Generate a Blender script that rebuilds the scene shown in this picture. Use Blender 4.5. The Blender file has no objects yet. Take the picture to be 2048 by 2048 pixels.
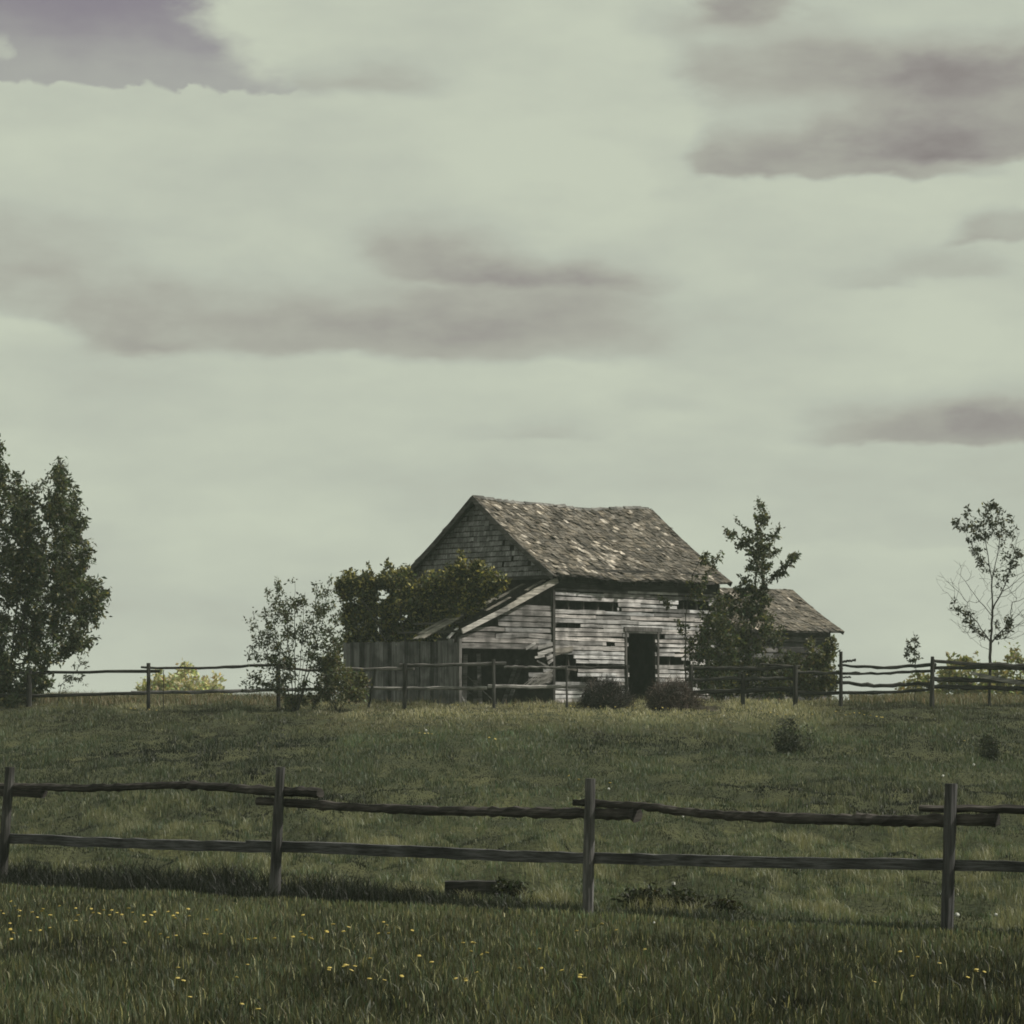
import bpy, math, random
import numpy as np
from mathutils import Vector, Matrix

random.seed(7)
RNG = np.random.default_rng(11)
scene = bpy.context.scene
COL = scene.collection
EYE = 1.9                    # eye height above the ground at the near fence
F = 6000.0                   # focal length in units of 1/2048 of the picture width
HX, HY = 1024.0, 1420.0      # where the view axis / horizon falls


def P(px, py, Y):
    return Vector(((px - HX) / F * Y, Y, EYE + (HY - py) / F * Y))


# ------------------------------------------------------------------ noise
_perm = RNG.random((256, 256))


def vnoise(x, y):
    x = np.asarray(x, float); y = np.asarray(y, float)
    xi = np.floor(x).astype(int); yi = np.floor(y).astype(int)
    fx = x - xi; fy = y - yi
    fx = fx * fx * (3 - 2 * fx); fy = fy * fy * (3 - 2 * fy)
    a = _perm[xi % 256, yi % 256]; b = _perm[(xi + 1) % 256, yi % 256]
    c = _perm[xi % 256, (yi + 1) % 256]; d = _perm[(xi + 1) % 256, (yi + 1) % 256]
    return (a * (1 - fx) + b * fx) * (1 - fy) + (c * (1 - fx) + d * fx) * fy


def fbm(x, y, o=3):
    s = 0; w = .5; t = 0
    for i in range(o):
        s = s + w * vnoise(x * 2 ** i + 17 * i, y * 2 ** i + 31 * i); t += w; w *= .5
    return s / t


# ------------------------------------------------------------------ terrain
KY = np.array([-50, 0, 10, 20, 28, 36, 42, 50, 58, 66, 73, 78, 82, 88, 95, 106, 130, 200, 400, 1500, 6000.])
KZ = np.array([-1.75, -1.75, -1.9, -2.0, -2.0, -1.97, -1.88, -1.62, -1.24, -.78, -.33, -.05, .12, .24, .26, .05, -1.6, -4.5, -8, -14, -30.])
# monotone-ish cubic through the knots
_d = np.gradient(KZ, KY)


def _prof(Y):
    Y = np.clip(Y, KY[0], KY[-1] - 1e-3)
    i = np.clip(np.searchsorted(KY, Y, side='right') - 1, 0, len(KY) - 2)
    h = KY[i + 1] - KY[i]; t = (Y - KY[i]) / h
    return ((2 * t ** 3 - 3 * t ** 2 + 1) * KZ[i] + (t ** 3 - 2 * t ** 2 + t) * h * _d[i]
            + (-2 * t ** 3 + 3 * t ** 2) * KZ[i + 1] + (t ** 3 - t ** 2) * h * _d[i + 1])


def fence_s(x, y):            # signed distance beyond the near fence line
    return (y - (29.9 - .74 * x)) * .804


def gz(x, y):
    x = np.asarray(x, float); y = np.asarray(y, float)
    z = EYE + _prof(y)
    s = fence_s(x, y)
    near = np.clip((60 - np.abs(x)) / 20, 0, 1)
    z = z + near * .10 * np.exp(-((s + 1.5) / .5) ** 2)
    z = z - near * .14 * np.exp(-((s + .35) / .55) ** 2)
    hum = np.clip((s - .6) / 3, 0, 1) * np.clip((62 - y) / 12, 0.25, 1) * np.clip((100 - y) / 10, 0, 1)
    z = z + near * hum * (.46 * (fbm(x * .9, y * .4, 3) - .5) + .30 * (vnoise(x * 2.0, y * .9) - .5))
    z = z + np.clip((95 - y) / 15, 0, 1) * np.clip((y - 40) / 15, 0, 1) * .35 * (fbm(x * .12 + 5, y * .09, 2) - .5)
    z = z + np.clip((s + .0) / -2, 0, 1) * .05 * (fbm(x * 1.1 + 9, y * .7, 2) - .5)
    return z


def G(px, Y, dz=0.0):
    x = (px - HX) / F * Y
    return Vector((x, Y, float(gz(x, Y)) + dz))


# ------------------------------------------------------------------ materials
def new_mat(name):
    m = bpy.data.materials.new(name); m.use_nodes = True
    nt = m.node_tree; nt.nodes.clear()
    out = nt.nodes.new('ShaderNodeOutputMaterial')
    return m, nt, out


def N(nt, t, **kw):
    n = nt.nodes.new(t)
    for k, v in kw.items():
        setattr(n, k, v)
    return n


def L(nt, a, b):
    nt.links.new(a, b)


def math_n(nt, op, a, b=None, c=None, clamp=False):
    n = nt.nodes.new('ShaderNodeMath'); n.operation = op; n.use_clamp = clamp
    for i, v in enumerate((a, b, c)):
        if v is None:
            continue
        if isinstance(v, (int, float)):
            n.inputs[i].default_value = v
        else:
            nt.links.new(v, n.inputs[i])
    return n.outputs[0]


def mapr(nt, v, a, b, c=0., d=1., smooth=True):
    n = nt.nodes.new('ShaderNodeMapRange')
    n.interpolation_type = 'SMOOTHSTEP' if smooth else 'LINEAR'
    n.inputs[1].default_value = a; n.inputs[2].default_value = b
    n.inputs[3].default_value = c; n.inputs[4].default_value = d
    nt.links.new(v, n.inputs[0])
    return n.outputs[0]


def wood_mat(name, scale, lo=.45, hi=1.25, fine=1.0, bump=.4, stain=.5, tint=(1, 1, 1)):
    """Weathered timber: the board's own colour (attribute col) broken up by grain along the board and blotchy stains."""
    m, nt, out = new_mat(name)
    b = N(nt, 'ShaderNodeBsdfPrincipled'); b.inputs['Roughness'].default_value = .85
    b.inputs['Specular IOR Level'].default_value = .2
    at = N(nt, 'ShaderNodeAttribute', attribute_name='col')
    tc = N(nt, 'ShaderNodeTexCoord')
    mp = N(nt, 'ShaderNodeMapping'); mp.inputs['Scale'].default_value = scale
    L(nt, tc.outputs['Object'], mp.inputs[0])
    n1 = N(nt, 'ShaderNodeTexNoise'); n1.inputs['Scale'].default_value = fine; n1.inputs['Detail'].default_value = 5
    n1.inputs['Roughness'].default_value = .65
    L(nt, mp.outputs[0], n1.inputs['Vector'])
    n2 = N(nt, 'ShaderNodeTexNoise'); n2.inputs['Scale'].default_value = 2.2; n2.inputs['Detail'].default_value = 4
    L(nt, tc.outputs['Object'], n2.inputs['Vector'])
    g = mapr(nt, n1.outputs[0], .3, .7, lo, hi)
    s = mapr(nt, n2.outputs[0], .35, .6, 1 - stain, 1.1)
    k = math_n(nt, 'MULTIPLY', g, s)
    mx = N(nt, 'ShaderNodeMix', data_type='RGBA', blend_type='MULTIPLY'); mx.inputs[0].default_value = 1
    L(nt, at.outputs['Color'], mx.inputs[6])
    cc = N(nt, 'ShaderNodeCombineColor')
    for i in range(3):
        L(nt, math_n(nt, 'MULTIPLY', k, tint[i]), cc.inputs[i])
    L(nt, cc.outputs[0], mx.inputs[7])
    L(nt, mx.outputs[2], b.inputs['Base Color'])
    bp = N(nt, 'ShaderNodeBump'); bp.inputs['Strength'].default_value = bump; bp.inputs['Distance'].default_value = .01
    L(nt, n1.outputs[0], bp.inputs['Height']); L(nt, bp.outputs[0], b.inputs['Normal'])
    L(nt, b.outputs[0], out.inputs[0])
    return m


def leaf_mat(name, transl=.35, rough=.55, spec=.3):
    m, nt, out = new_mat(name)
    b = N(nt, 'ShaderNodeBsdfPrincipled'); b.inputs['Roughness'].default_value = rough
    b.inputs['Specular IOR Level'].default_value = spec
    at = N(nt, 'ShaderNodeAttribute', attribute_name='col')
    L(nt, at.outputs['Color'], b.inputs['Base Color'])
    t = N(nt, 'ShaderNodeBsdfTranslucent')
    mx = N(nt, 'ShaderNodeMix', data_type='RGBA', blend_type='MULTIPLY'); mx.inputs[0].default_value = 1
    L(nt, at.outputs['Color'], mx.inputs[6]); mx.inputs[7].default_value = (1.35, 1.3, .8, 1)
    L(nt, mx.outputs[2], t.inputs[0])
    ms = N(nt, 'ShaderNodeMixShader'); ms.inputs[0].default_value = transl
    L(nt, b.outputs[0], ms.inputs[1]); L(nt, t.outputs[0], ms.inputs[2])
    L(nt, ms.outputs[0], out.inputs[0])
    return m


def plain_mat(name, col, rough=.7, nscale=8, var=.4, metal=0):
    m, nt, out = new_mat(name)
    b = N(nt, 'ShaderNodeBsdfPrincipled'); b.inputs['Roughness'].default_value = rough; b.inputs['Metallic'].default_value = metal
    tc = N(nt, 'ShaderNodeTexCoord'); n = N(nt, 'ShaderNodeTexNoise'); n.inputs['Scale'].default_value = nscale
    n.inputs['Detail'].default_value = 5
    L(nt, tc.outputs['Object'], n.inputs['Vector'])
    cr = N(nt, 'ShaderNodeValToRGB')
    cr.color_ramp.elements[0].position = .3; cr.color_ramp.elements[1].position = .7
    cr.color_ramp.elements[0].color = [c * (1 - var) for c in col] + [1]
    cr.color_ramp.elements[1].color = [c * (1 + var) for c in col] + [1]
    L(nt, n.outputs[0], cr.inputs[0]); L(nt, cr.outputs[0], b.inputs['Base Color'])
    L(nt, b.outputs[0], out.inputs[0])
    return m


def ground_mat():
    m, nt, out = new_mat('field_soil_and_turf')
    b = N(nt, 'ShaderNodeBsdfPrincipled'); b.inputs['Roughness'].default_value = .95; b.inputs['Specular IOR Level'].default_value = .1
    tc = N(nt, 'ShaderNodeTexCoord')
    n1 = N(nt, 'ShaderNodeTexNoise'); n1.inputs['Scale'].default_value = .55; n1.inputs['Detail'].default_value = 8
    n2 = N(nt, 'ShaderNodeTexNoise'); n2.inputs['Scale'].default_value = 14; n2.inputs['Detail'].default_value = 6
    L(nt, tc.outputs['Object'], n1.inputs['Vector']); L(nt, tc.outputs['Object'], n2.inputs['Vector'])
    cr = N(nt, 'ShaderNodeValToRGB'); e = cr.color_ramp.elements
    e[0].position = .35; e[0].color = (.028, .034, .018, 1)
    e[1].position = .68; e[1].color = (.062, .066, .032, 1)
    L(nt, n1.outputs[0], cr.inputs[0])
    cr2 = N(nt, 'ShaderNodeValToRGB'); e = cr2.color_ramp.elements
    e[0].position = .3; e[0].color = (.45, .45, .45, 1); e[1].position = .75; e[1].color = (1.5, 1.45, 1.3, 1)
    L(nt, n2.outputs[0], cr2.inputs[0])
    mx = N(nt, 'ShaderNodeMix', data_type='RGBA', blend_type='MULTIPLY'); mx.inputs[0].default_value = 1
    L(nt, cr.outputs[0], mx.inputs[6]); L(nt, cr2.outputs[0], mx.inputs[7])
    L(nt, mx.outputs[2], b.inputs['Base Color'])
    bp = N(nt, 'ShaderNodeBump'); bp.inputs['Strength'].default_value = .7; bp.inputs['Distance'].default_value = .05
    L(nt, n2.outputs[0], bp.inputs['Height']); L(nt, bp.outputs[0], b.inputs['Normal'])
    L(nt, b.outputs[0], out.inputs[0])
    return m


M_HBOARD = wood_mat('silvered_horizontal_boards', (.9, .9, 16), .42, 1.3, 1.6, .4, .55)
M_VBOARD = wood_mat('grey_vertical_boards', (14, 14, .7), .5, 1.3, 1.6, .4, .5)
M_SHINGLE = wood_mat('weathered_shingles', (5, 5, 5), .6, 1.35, 2.0, .5, .45)
M_SIDING = wood_mat('dark_shingle_siding', (14, 14, 2.5), .55, 1.35, 1.6, .4, .4)
M_DARKWOOD = wood_mat('dark_old_timber', (3, 3, 3), .6, 1.2, 2, .3, .3)
M_LOG = wood_mat('weathered_rail_log', (2.5, 2.5, 30), .35, 1.5, 1.5, .9, .5)
M_POST = wood_mat('weathered_post', (26, 26, 1.6), .4, 1.45, 1.4, .9, .4)
M_BARK = wood_mat('tree_bark', (9, 9, 3), .6, 1.3, 2, .6, .3)
M_LEAF = leaf_mat('green_leaves')
M_GRASS = leaf_mat('grass_blades', .30, .5, .25)
M_DRY = leaf_mat('dry_stems', .25, .7, .15)
M_GROUND = ground_mat()


# ------------------------------------------------------------------ mesh helpers
class MB:
    def __init__(s):
        s.v, s.f, s.c = [], [], []

    def hexa(s, p, col):
        """p: 8 corners, 0-3 one face, 4-7 the opposite one."""
        o = len(s.v)
        s.v += [tuple(q) for q in p]
        c4 = (col[0], col[1], col[2], 1)
        s.c += [c4] * 8
        for a in ((0, 3, 2, 1), (4, 5, 6, 7), (0, 1, 5, 4), (1, 2, 6, 5), (2, 3, 7, 6), (3, 0, 4, 7)):
            s.f.append(tuple(o + i for i in a))

    def box(s, o, ax, ay, az, col):
        """corner o and three edge vectors."""
        o = Vector(o); ax = Vector(ax); ay = Vector(ay); az = Vector(az)
        s.hexa([o, o + ax, o + ax + ay, o + ay, o + az, o + ax + az, o + ax + ay + az, o + ay + az], col)

    def bar(s, a, b, w, h, col, up=(0, 0, 1), w2=None, h2=None):
        a = Vector(a); b = Vector(b); d = (b - a).normalized(); up = Vector(up)
        sx = d.cross(up)
        if sx.length < 1e-4:
            sx = d.cross(Vector((1, 0, 0)))
        sx.normalize(); uz = sx.cross(d).normalized()
        w2 = w if w2 is None else w2; h2 = h if h2 is None else h2
        q = []
        for c, ww, hh in ((a, w, h), (b, w2, h2)):
            q += [c - sx * ww / 2 - uz * hh / 2, c + sx * ww / 2 - uz * hh / 2, c + sx * ww / 2 + uz * hh / 2, c - sx * ww / 2 + uz * hh / 2]
        s.hexa(q, col)

    def tube(s, pts, rad, col, sides=8, jit=0., caps=True, flat=1.0, rr=random):
        pts = [Vector(p) for p in pts]
        o = len(s.v); n = len(pts)
        c4 = (col[0], col[1], col[2], 1)
        ref = Vector((0, 0, 1)) if abs((pts[-1] - pts[0]).normalized().z) < .8 else Vector((1, 0, 0))
        prof = [1 + jit * (rr.random() - .5) for _ in range(sides)]
        for i, p in enumerate(pts):
            d = (pts[min(i + 1, n - 1)] - pts[max(i - 1, 0)]).normalized()
            sx = d.cross(ref).normalized(); uz = sx.cross(d).normalized()
            for k in range(sides):
                a = 2 * math.pi * (k + .5) / sides
                r = rad[i] * prof[k] * (1 + jit * .8 * (rr.random() - .5))
                s.v.append(tuple(p + sx * (math.cos(a) * r * flat) + uz * (math.sin(a) * r)))
                s.c.append(c4)
        for i in range(n - 1):
            for k in range(sides):
                k2 = (k + 1) % sides
                s.f.append((o + i * sides + k, o + i * sides + k2, o + (i + 1) * sides + k2, o + (i + 1) * sides + k))
        if caps:
            s.f.append(tuple(o + k for k in reversed(range(sides))))
            s.f.append(tuple(o + (n - 1) * sides + k for k in range(sides)))

    def build(s, name, mat, parent=None, smooth=False):
        return mesh_obj(name, np.array(s.v, float).reshape(-1, 3), s.f, np.array(s.c, float).reshape(-1, 4), mat, parent, smooth)


def mesh_obj(name, v, f, c, mat, parent=None, smooth=False):
    me = bpy.data.meshes.new(name)
    me.from_pydata([tuple(q) for q in v], [], f)
    if c is not None and len(c):
        a = me.attributes.new('col', 'FLOAT_COLOR', 'POINT')
        a.data.foreach_set('color', np.asarray(c, np.float32).ravel())
    if smooth:
        me.polygons.foreach_set('use_smooth', [True] * len(me.polygons))
    me.materials.append(mat); me.update()
    o = bpy.data.objects.new(name, me); COL.objects.link(o)
    if parent:
        o.parent = parent
    return o


def np_mesh(name, v, loops, starts, totals, c, mat, parent=None):
    """A big mesh straight from arrays."""
    me = bpy.data.meshes.new(name)
    me.vertices.add(len(v)); me.vertices.foreach_set('co', np.asarray(v, np.float32).ravel())
    me.loops.add(len(loops)); me.loops.foreach_set('vertex_index', np.asarray(loops, np.int32))
    me.polygons.add(len(starts)); me.polygons.foreach_set('loop_start', np.asarray(starts, np.int32))
    me.polygons.foreach_set('loop_total', np.asarray(totals, np.int32))
    a = me.attributes.new('col', 'FLOAT_COLOR', 'POINT')
    cc = np.ones((len(v), 4), np.float32); cc[:, :3] = c
    a.data.foreach_set('color', cc.ravel())
    me.update(calc_edges=True)
    me.materials.append(mat)
    o = bpy.data.objects.new(name, me); COL.objects.link(o)
    if parent:
        o.parent = parent
    return o


def tag(o, label=None, cat=None, group=None, kind=None):
    if label: o['label'] = label
    if cat: o['category'] = cat
    if group: o['group'] = group
    if kind: o['kind'] = kind
    return o


def empty(name, loc, rz=0, label=None, cat=None, group=None):
    o = bpy.data.objects.new(name, None); COL.objects.link(o)
    o.location = loc; o.rotation_euler = (0, 0, rz); o.empty_display_size = .3
    return tag(o, label, cat, group)


def parent_keep(o, root):
    """o holds world coordinates; hang it on root without moving it."""
    o.parent = root
    o.matrix_parent_inverse = (Matrix.Translation(root.location) @ root.rotation_euler.to_matrix().to_4x4()).inverted()
    return o


def blades(name, x, y, h, w, lean, col, mat, z=None, dirbias=None):
    """Grass: every blade a bent tapering strip. Arrays of equal length; col (n,3)."""
    n = len(x)
    if z is None:
        z = gz(x, y)
    ang = RNG.random(n) * 2 * np.pi
    la = RNG.random(n) * 2 * np.pi if dirbias is None else dirbias + RNG.normal(0, .8, n)
    sx = np.cos(ang) * w / 2; sy = np.sin(ang) * w / 2
    lx = np.cos(la) * lean * h; ly = np.sin(la) * lean * h
    v = np.zeros((n, 5, 3))
    v[:, 0] = np.stack([x - sx, y - sy, z - .02], 1)
    v[:, 1] = np.stack([x + sx, y + sy, z - .02], 1)
    v[:, 2] = np.stack([x + sx * .8 + lx * .3, y + sy * .8 + ly * .3, z + h * .58], 1)
    v[:, 3] = np.stack([x - sx * .8 + lx * .3, y - sy * .8 + ly * .3, z + h * .58], 1)
    v[:, 4] = np.stack([x + lx, y + ly, z + h * (1 - .25 * np.clip(lean, 0, 1.5))], 1)
    b = (np.arange(n) * 5)[:, None]
    lo = (b + np.array([0, 1, 2, 3, 3, 2, 4])).ravel()
    st = ((np.arange(n) * 7)[:, None] + np.array([0, 4])).ravel()
    to = np.tile([4, 3], n)
    return np_mesh(name, v.reshape(-1, 3), lo, st, to, np.repeat(col, 5, axis=0), mat)


def leaf_mesh(name, c, size, col, mat, parent, droop=.3, aspect=.5, flat=0.0):
    """c (n,3) leaf bases; each leaf a folded diamond of its own size and attitude."""
    n = len(c)
    d = RNG.normal(0, 1, (n, 3)); d[:, 2] = d[:, 2] * (1 - flat) - droop
    d /= np.linalg.norm(d, axis=1)[:, None] + 1e-9
    r = RNG.normal(0, 1, (n, 3))
    s = np.cross(d, r); s /= np.linalg.norm(s, axis=1)[:, None] + 1e-9
    nn = np.cross(d, s)
    L_ = (size * (.65 + .7 * RNG.random(n)))[:, None] if np.ndim(size) == 0 else (size * (.65 + .7 * RNG.random(n)))[:, None]
    W_ = L_ * aspect / 2
    v = np.zeros((n, 4, 3))
    v[:, 0] = c
    v[:, 1] = c + d * L_ * .45 + s * W_ + nn * W_ * .35
    v[:, 2] = c + d * L_ - nn * L_ * .12
    v[:, 3] = c + d * L_ * .45 - s * W_ + nn * W_ * .35
    b = (np.arange(n) * 4)[:, None]
    lo = (b + np.array([0, 1, 2, 0, 2, 3])).ravel()
    st = np.arange(n * 2) * 3
    return np_mesh(name, v.reshape(-1, 3), lo, st, np.full(n * 2, 3), np.repeat(col, 4, axis=0), mat, parent)


def in_poly(px, py, poly):
    poly = np.array(poly, float); ins = np.zeros(len(px), bool)
    j = len(poly) - 1
    for i in range(len(poly)):
        xi, yi = poly[i]; xj, yj = poly[j]
        cr = ((yi > py) != (yj > py)) & (px < (xj - xi) * (py - yi) / (yj - yi + 1e-12) + xi)
        ins ^= cr; j = i
    return ins


def crown_points(poly, Y, n, depth=.8, shear=0.0, sx0=0.0):
    """n points through the volume of a crown whose outline is poly (picture units at distance Y)."""
    poly = np.array(poly, float)
    x0, y0 = poly.min(0); x1, y1 = poly.max(0)
    out = []
    while len(out) < n:
        px = RNG.uniform(x0, x1, 4000); py = RNG.uniform(y0, y1, 4000)
        k = in_poly(px, py, poly)
        px, py = px[k], py[k]
        for a, b in zip(px, py):
            # local half-width at that height
            hw = min(max(a - x0, 0), max(x1 - a, 0)) + .25 * (x1 - x0)
            dy = RNG.uniform(-1, 1) * min(hw, (x1 - x0) * .5) / F * Y * depth
            YY = Y + dy + shear * (a - sx0)
            out.append(((a - HX) / F * YY, YY, EYE + (HY - b) / F * YY))
            if len(out) >= n:
                break
    return np.array(out)


def grow(stems, tips, step=.22, wander=.05, up=.6, r0=.006, power=2.3):
    """Branch graph: stems = polylines; every tip is joined to the best existing node. Returns nodes, parents, radii."""
    nodes, par = [], []
    for st in stems:
        prev = -1
        pts = [Vector(p) for p in st]
        for i, p in enumerate(pts):
            if i == 0:
                j = -1
                if nodes:
                    dd = np.linalg.norm(np.array(nodes) - np.array(p), axis=1); j = int(np.argmin(dd))
                    if dd[j] > .25: j = -1
                if j >= 0:
                    prev = j; continue
                nodes.append(np.array(p)); par.append(-1); prev = len(nodes) - 1; continue
            a = nodes[prev]; d = np.array(p) - a; k = max(1, int(np.linalg.norm(d) / step))
            a0 = a.copy()
            for q in range(1, k + 1):
                nodes.append(a0 + d * q / k + RNG.normal(0, wander * .25, 3) * (q < k)); par.append(prev); prev = len(nodes) - 1
    base = np.array(nodes[0])
    order = np.argsort([min(np.linalg.norm(np.array(nodes) - t, axis=1)) for t in tips])
    tipnodes = []
    arr = np.array(nodes); dirs = np.zeros((len(tips), 3))
    for ti in order:
        t = tips[ti]
        dv = t - arr; d = np.linalg.norm(dv, axis=1)
        cost = d + up * np.maximum(0, arr[:, 2] - t[2] + .35 * d)
        j = int(np.argmin(cost)); a = arr[j]; D = t - a; k = max(1, int(np.linalg.norm(D) / step))
        prev = j; new = []
        side = RNG.normal(0, 1, 3) * wander * np.linalg.norm(D)
        for q in range(1, k + 1):
            f = q / k
            p = a + D * f + side * math.sin(math.pi * f) + np.array([0, 0, .10 * np.linalg.norm(D) * math.sin(math.pi * f)]) * -.6
            nodes.append(p); par.append(prev); prev = len(nodes) - 1; new.append(p)
        arr = np.vstack([arr, new]); tipnodes.append(prev); dirs[ti] = (new[-1] - (new[-2] if len(new) > 1 else a))
    n = len(nodes); acc = np.zeros(n); has = np.zeros(n, bool)
    for i in range(n - 1, -1, -1):
        if acc[i] == 0:
            acc[i] = r0 ** power
        if par[i] >= 0:
            acc[par[i]] += acc[i]
    rad = acc ** (1 / power)
    return np.array(nodes), np.array(par), rad, dirs / (np.linalg.norm(dirs, axis=1)[:, None] + 1e-6)


def wood_mesh(name, nodes, par, rad, col, parent, rmax=9, sides=5):
    v, f, c = [], [], []
    for i in range(len(nodes)):
        p = par[i]
        if p < 0:
            continue
        a = Vector(nodes[p]); b = Vector(nodes[i]); d = b - a
        if d.length < 1e-5:
            continue
        d.normalize(); ref = Vector((0, 0, 1)) if abs(d.z) < .9 else Vector((1, 0, 0))
        sx = d.cross(ref).normalized(); uz = sx.cross(d)
        ra = min(rad[p], rmax, rad[i] * 1.35); rb = min(rad[i], rmax)
        k = sides if rb > .02 else 3
        o = len(v); b = b + d * rb * .3
        for q, r in ((a, ra), (b, rb)):
            for m in range(k):
                t = 2 * math.pi * m / k
                v.append(q + sx * math.cos(t) * r + uz * math.sin(t) * r); c.append((*col, 1))
        for m in range(k):
            m2 = (m + 1) % k
            f.append((o + m, o + m2, o + k + m2, o + k + m))
    return mesh_obj(name, v, f, np.array(c), M_BARK, parent)


def leaf_cols(n, base, var=.35, bright=.06, bcol=(.16, .15, .05)):
    c = np.array(base)[None] * (1 + var * RNG.normal(0, 1, (n, 1)).clip(-1.8, 2.2))
    c *= 1 + .12 * RNG.normal(0, 1, (n, 3))
    k = RNG.random(n) < bright  # a share of leaves coloured bright to stand for sunlit speckles
    c[k] = np.array(bcol) * (.7 + .6 * RNG.random((k.sum(), 1)))
    return c.clip(.006, .8)


def make_tree(name, label, cat, base, stems, polys, Y, ntips, nleaf, lsize, base_col, spread=.22, depth=.8, droop=.3, aspect=.5,
              bright=.06, bcol=(.16, .15, .05), bark=(.05, .045, .04), r0=.006, step=.22, wander=.06, up=.6, group=None, shell=0,
              leaf_frac=1.0, bare_tips=0, power=2.3, bare_poly=None, mat=None, var=.35, trunk='trunk', lift=.35, shear=0.0, sx0=0.0, pspread=None):
    root = empty(name, base, 0, label, cat, group)
    tips = np.vstack([crown_points(p, Y, k, depth, shear, sx0) for p, k in zip(polys, ntips)])
    spv = np.concatenate([np.full(k, q) for k, q in zip(ntips, pspread or [spread] * len(ntips))])
    nleafy = len(tips)
    if bare_poly is not None:
        tips2 = np.vstack([tips, crown_points(bare_poly, Y, bare_tips, depth)])
    else:
        tips2 = tips
    nodes, par, rad, tn = grow(stems, tips2, step, wander, up, r0, power)
    w = wood_mesh(trunk, nodes, par, rad, bark, None)
    parent_keep(w, root)
    wgt = (.25 + RNG.random(nleafy) ** 1.6 * 1.5) * (spv / spv.max())
    k = RNG.choice(nleafy, nleaf, p=wgt / wgt.sum())
    td = tn[:nleafy] + RNG.normal(0, .25, (nleafy, 3)) + np.array([0, 0, lift])
    td /= np.linalg.norm(td, axis=1)[:, None]
    u = RNG.random(nleaf) * 1.25 - .75
    tl = spv * (1.0 + 1.6 * RNG.random(nleafy))
    fat = spv * (.22 + .28 * RNG.random(nleafy))
    c = tips[k] + td[k] * (u * tl[k])[:, None] + RNG.normal(0, 1, (nleaf, 3)) * (fat[k] * (1 - .55 * np.clip(u + .3, 0, 1)))[:, None]
    lv = leaf_mesh('crown', c, lsize, leaf_cols(nleaf, base_col, var, bright, bcol), mat or M_LEAF, None, droop, aspect)
    parent_keep(lv, root)
    return root


# ------------------------------------------------------------------ ground
def build_ground():
    ys = np.concatenate([np.linspace(-60, 8, 12), np.arange(9, 60, .22), np.arange(60, 100, .4), np.arange(100, 200, 4), np.geomspace(200, 5500, 26)])
    xs = np.concatenate([-np.geomspace(3000, 16, 26), np.arange(-15, 15.01, .25), np.geomspace(16, 3000, 26)])
    X, Yg = np.meshgrid(xs, ys)
    Z = gz(X, Yg)
    v = np.stack([X.ravel(), Yg.ravel(), Z.ravel()], 1)
    nx, ny = len(xs), len(ys)
    i = (np.arange(ny - 1)[:, None] * nx + np.arange(nx - 1)[None]).ravel()
    lo = np.stack([i, i + 1, i + nx + 1, i + nx], 1).ravel()
    o = np_mesh('ground', v, lo, np.arange(len(i)) * 4, np.full(len(i), 4), np.ones((len(v), 3)) * .05, M_GROUND)
    o.data.polygons.foreach_set('use_smooth', np.ones(len(i), bool))
    tag(o, kind='structure')


build_ground()


# ------------------------------------------------------------------ grass
def scatter(y0, y1, dens, margin=2.0, xk=.185):
    A = xk * (y1 * y1 - y0 * y0) + 2 * margin * (y1 - y0)
    n = int(A * dens)
    y = RNG.uniform(y0, y1, n * 2)
    x = RNG.uniform(-1, 1, n * 2) * (xk * y1 + margin)
    k = np.abs(x) < xk * y + margin
    x, y = x[k], y[k]
    keep = min(1.0, n / max(1, len(x)))
    k = RNG.random(len(x)) < keep
    return x[k], y[k]


def grass_col(n, base, var, pale_frac, pale=(.30, .28, .15), patch=None):
    c = np.array(base)[None] * (1 + var * RNG.normal(0, 1, (n, 1)).clip(-1.8, 2.5))
    c[:, 0] *= 1 + .15 * RNG.normal(0, 1, n)
    if patch is not None:
        c *= patch[:, None]
    k = RNG.random(n) < pale_frac
    c[k] = np.array(pale) * (.5 + .8 * RNG.random((k.sum(), 1)))
    return c.clip(.006, .7)


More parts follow.
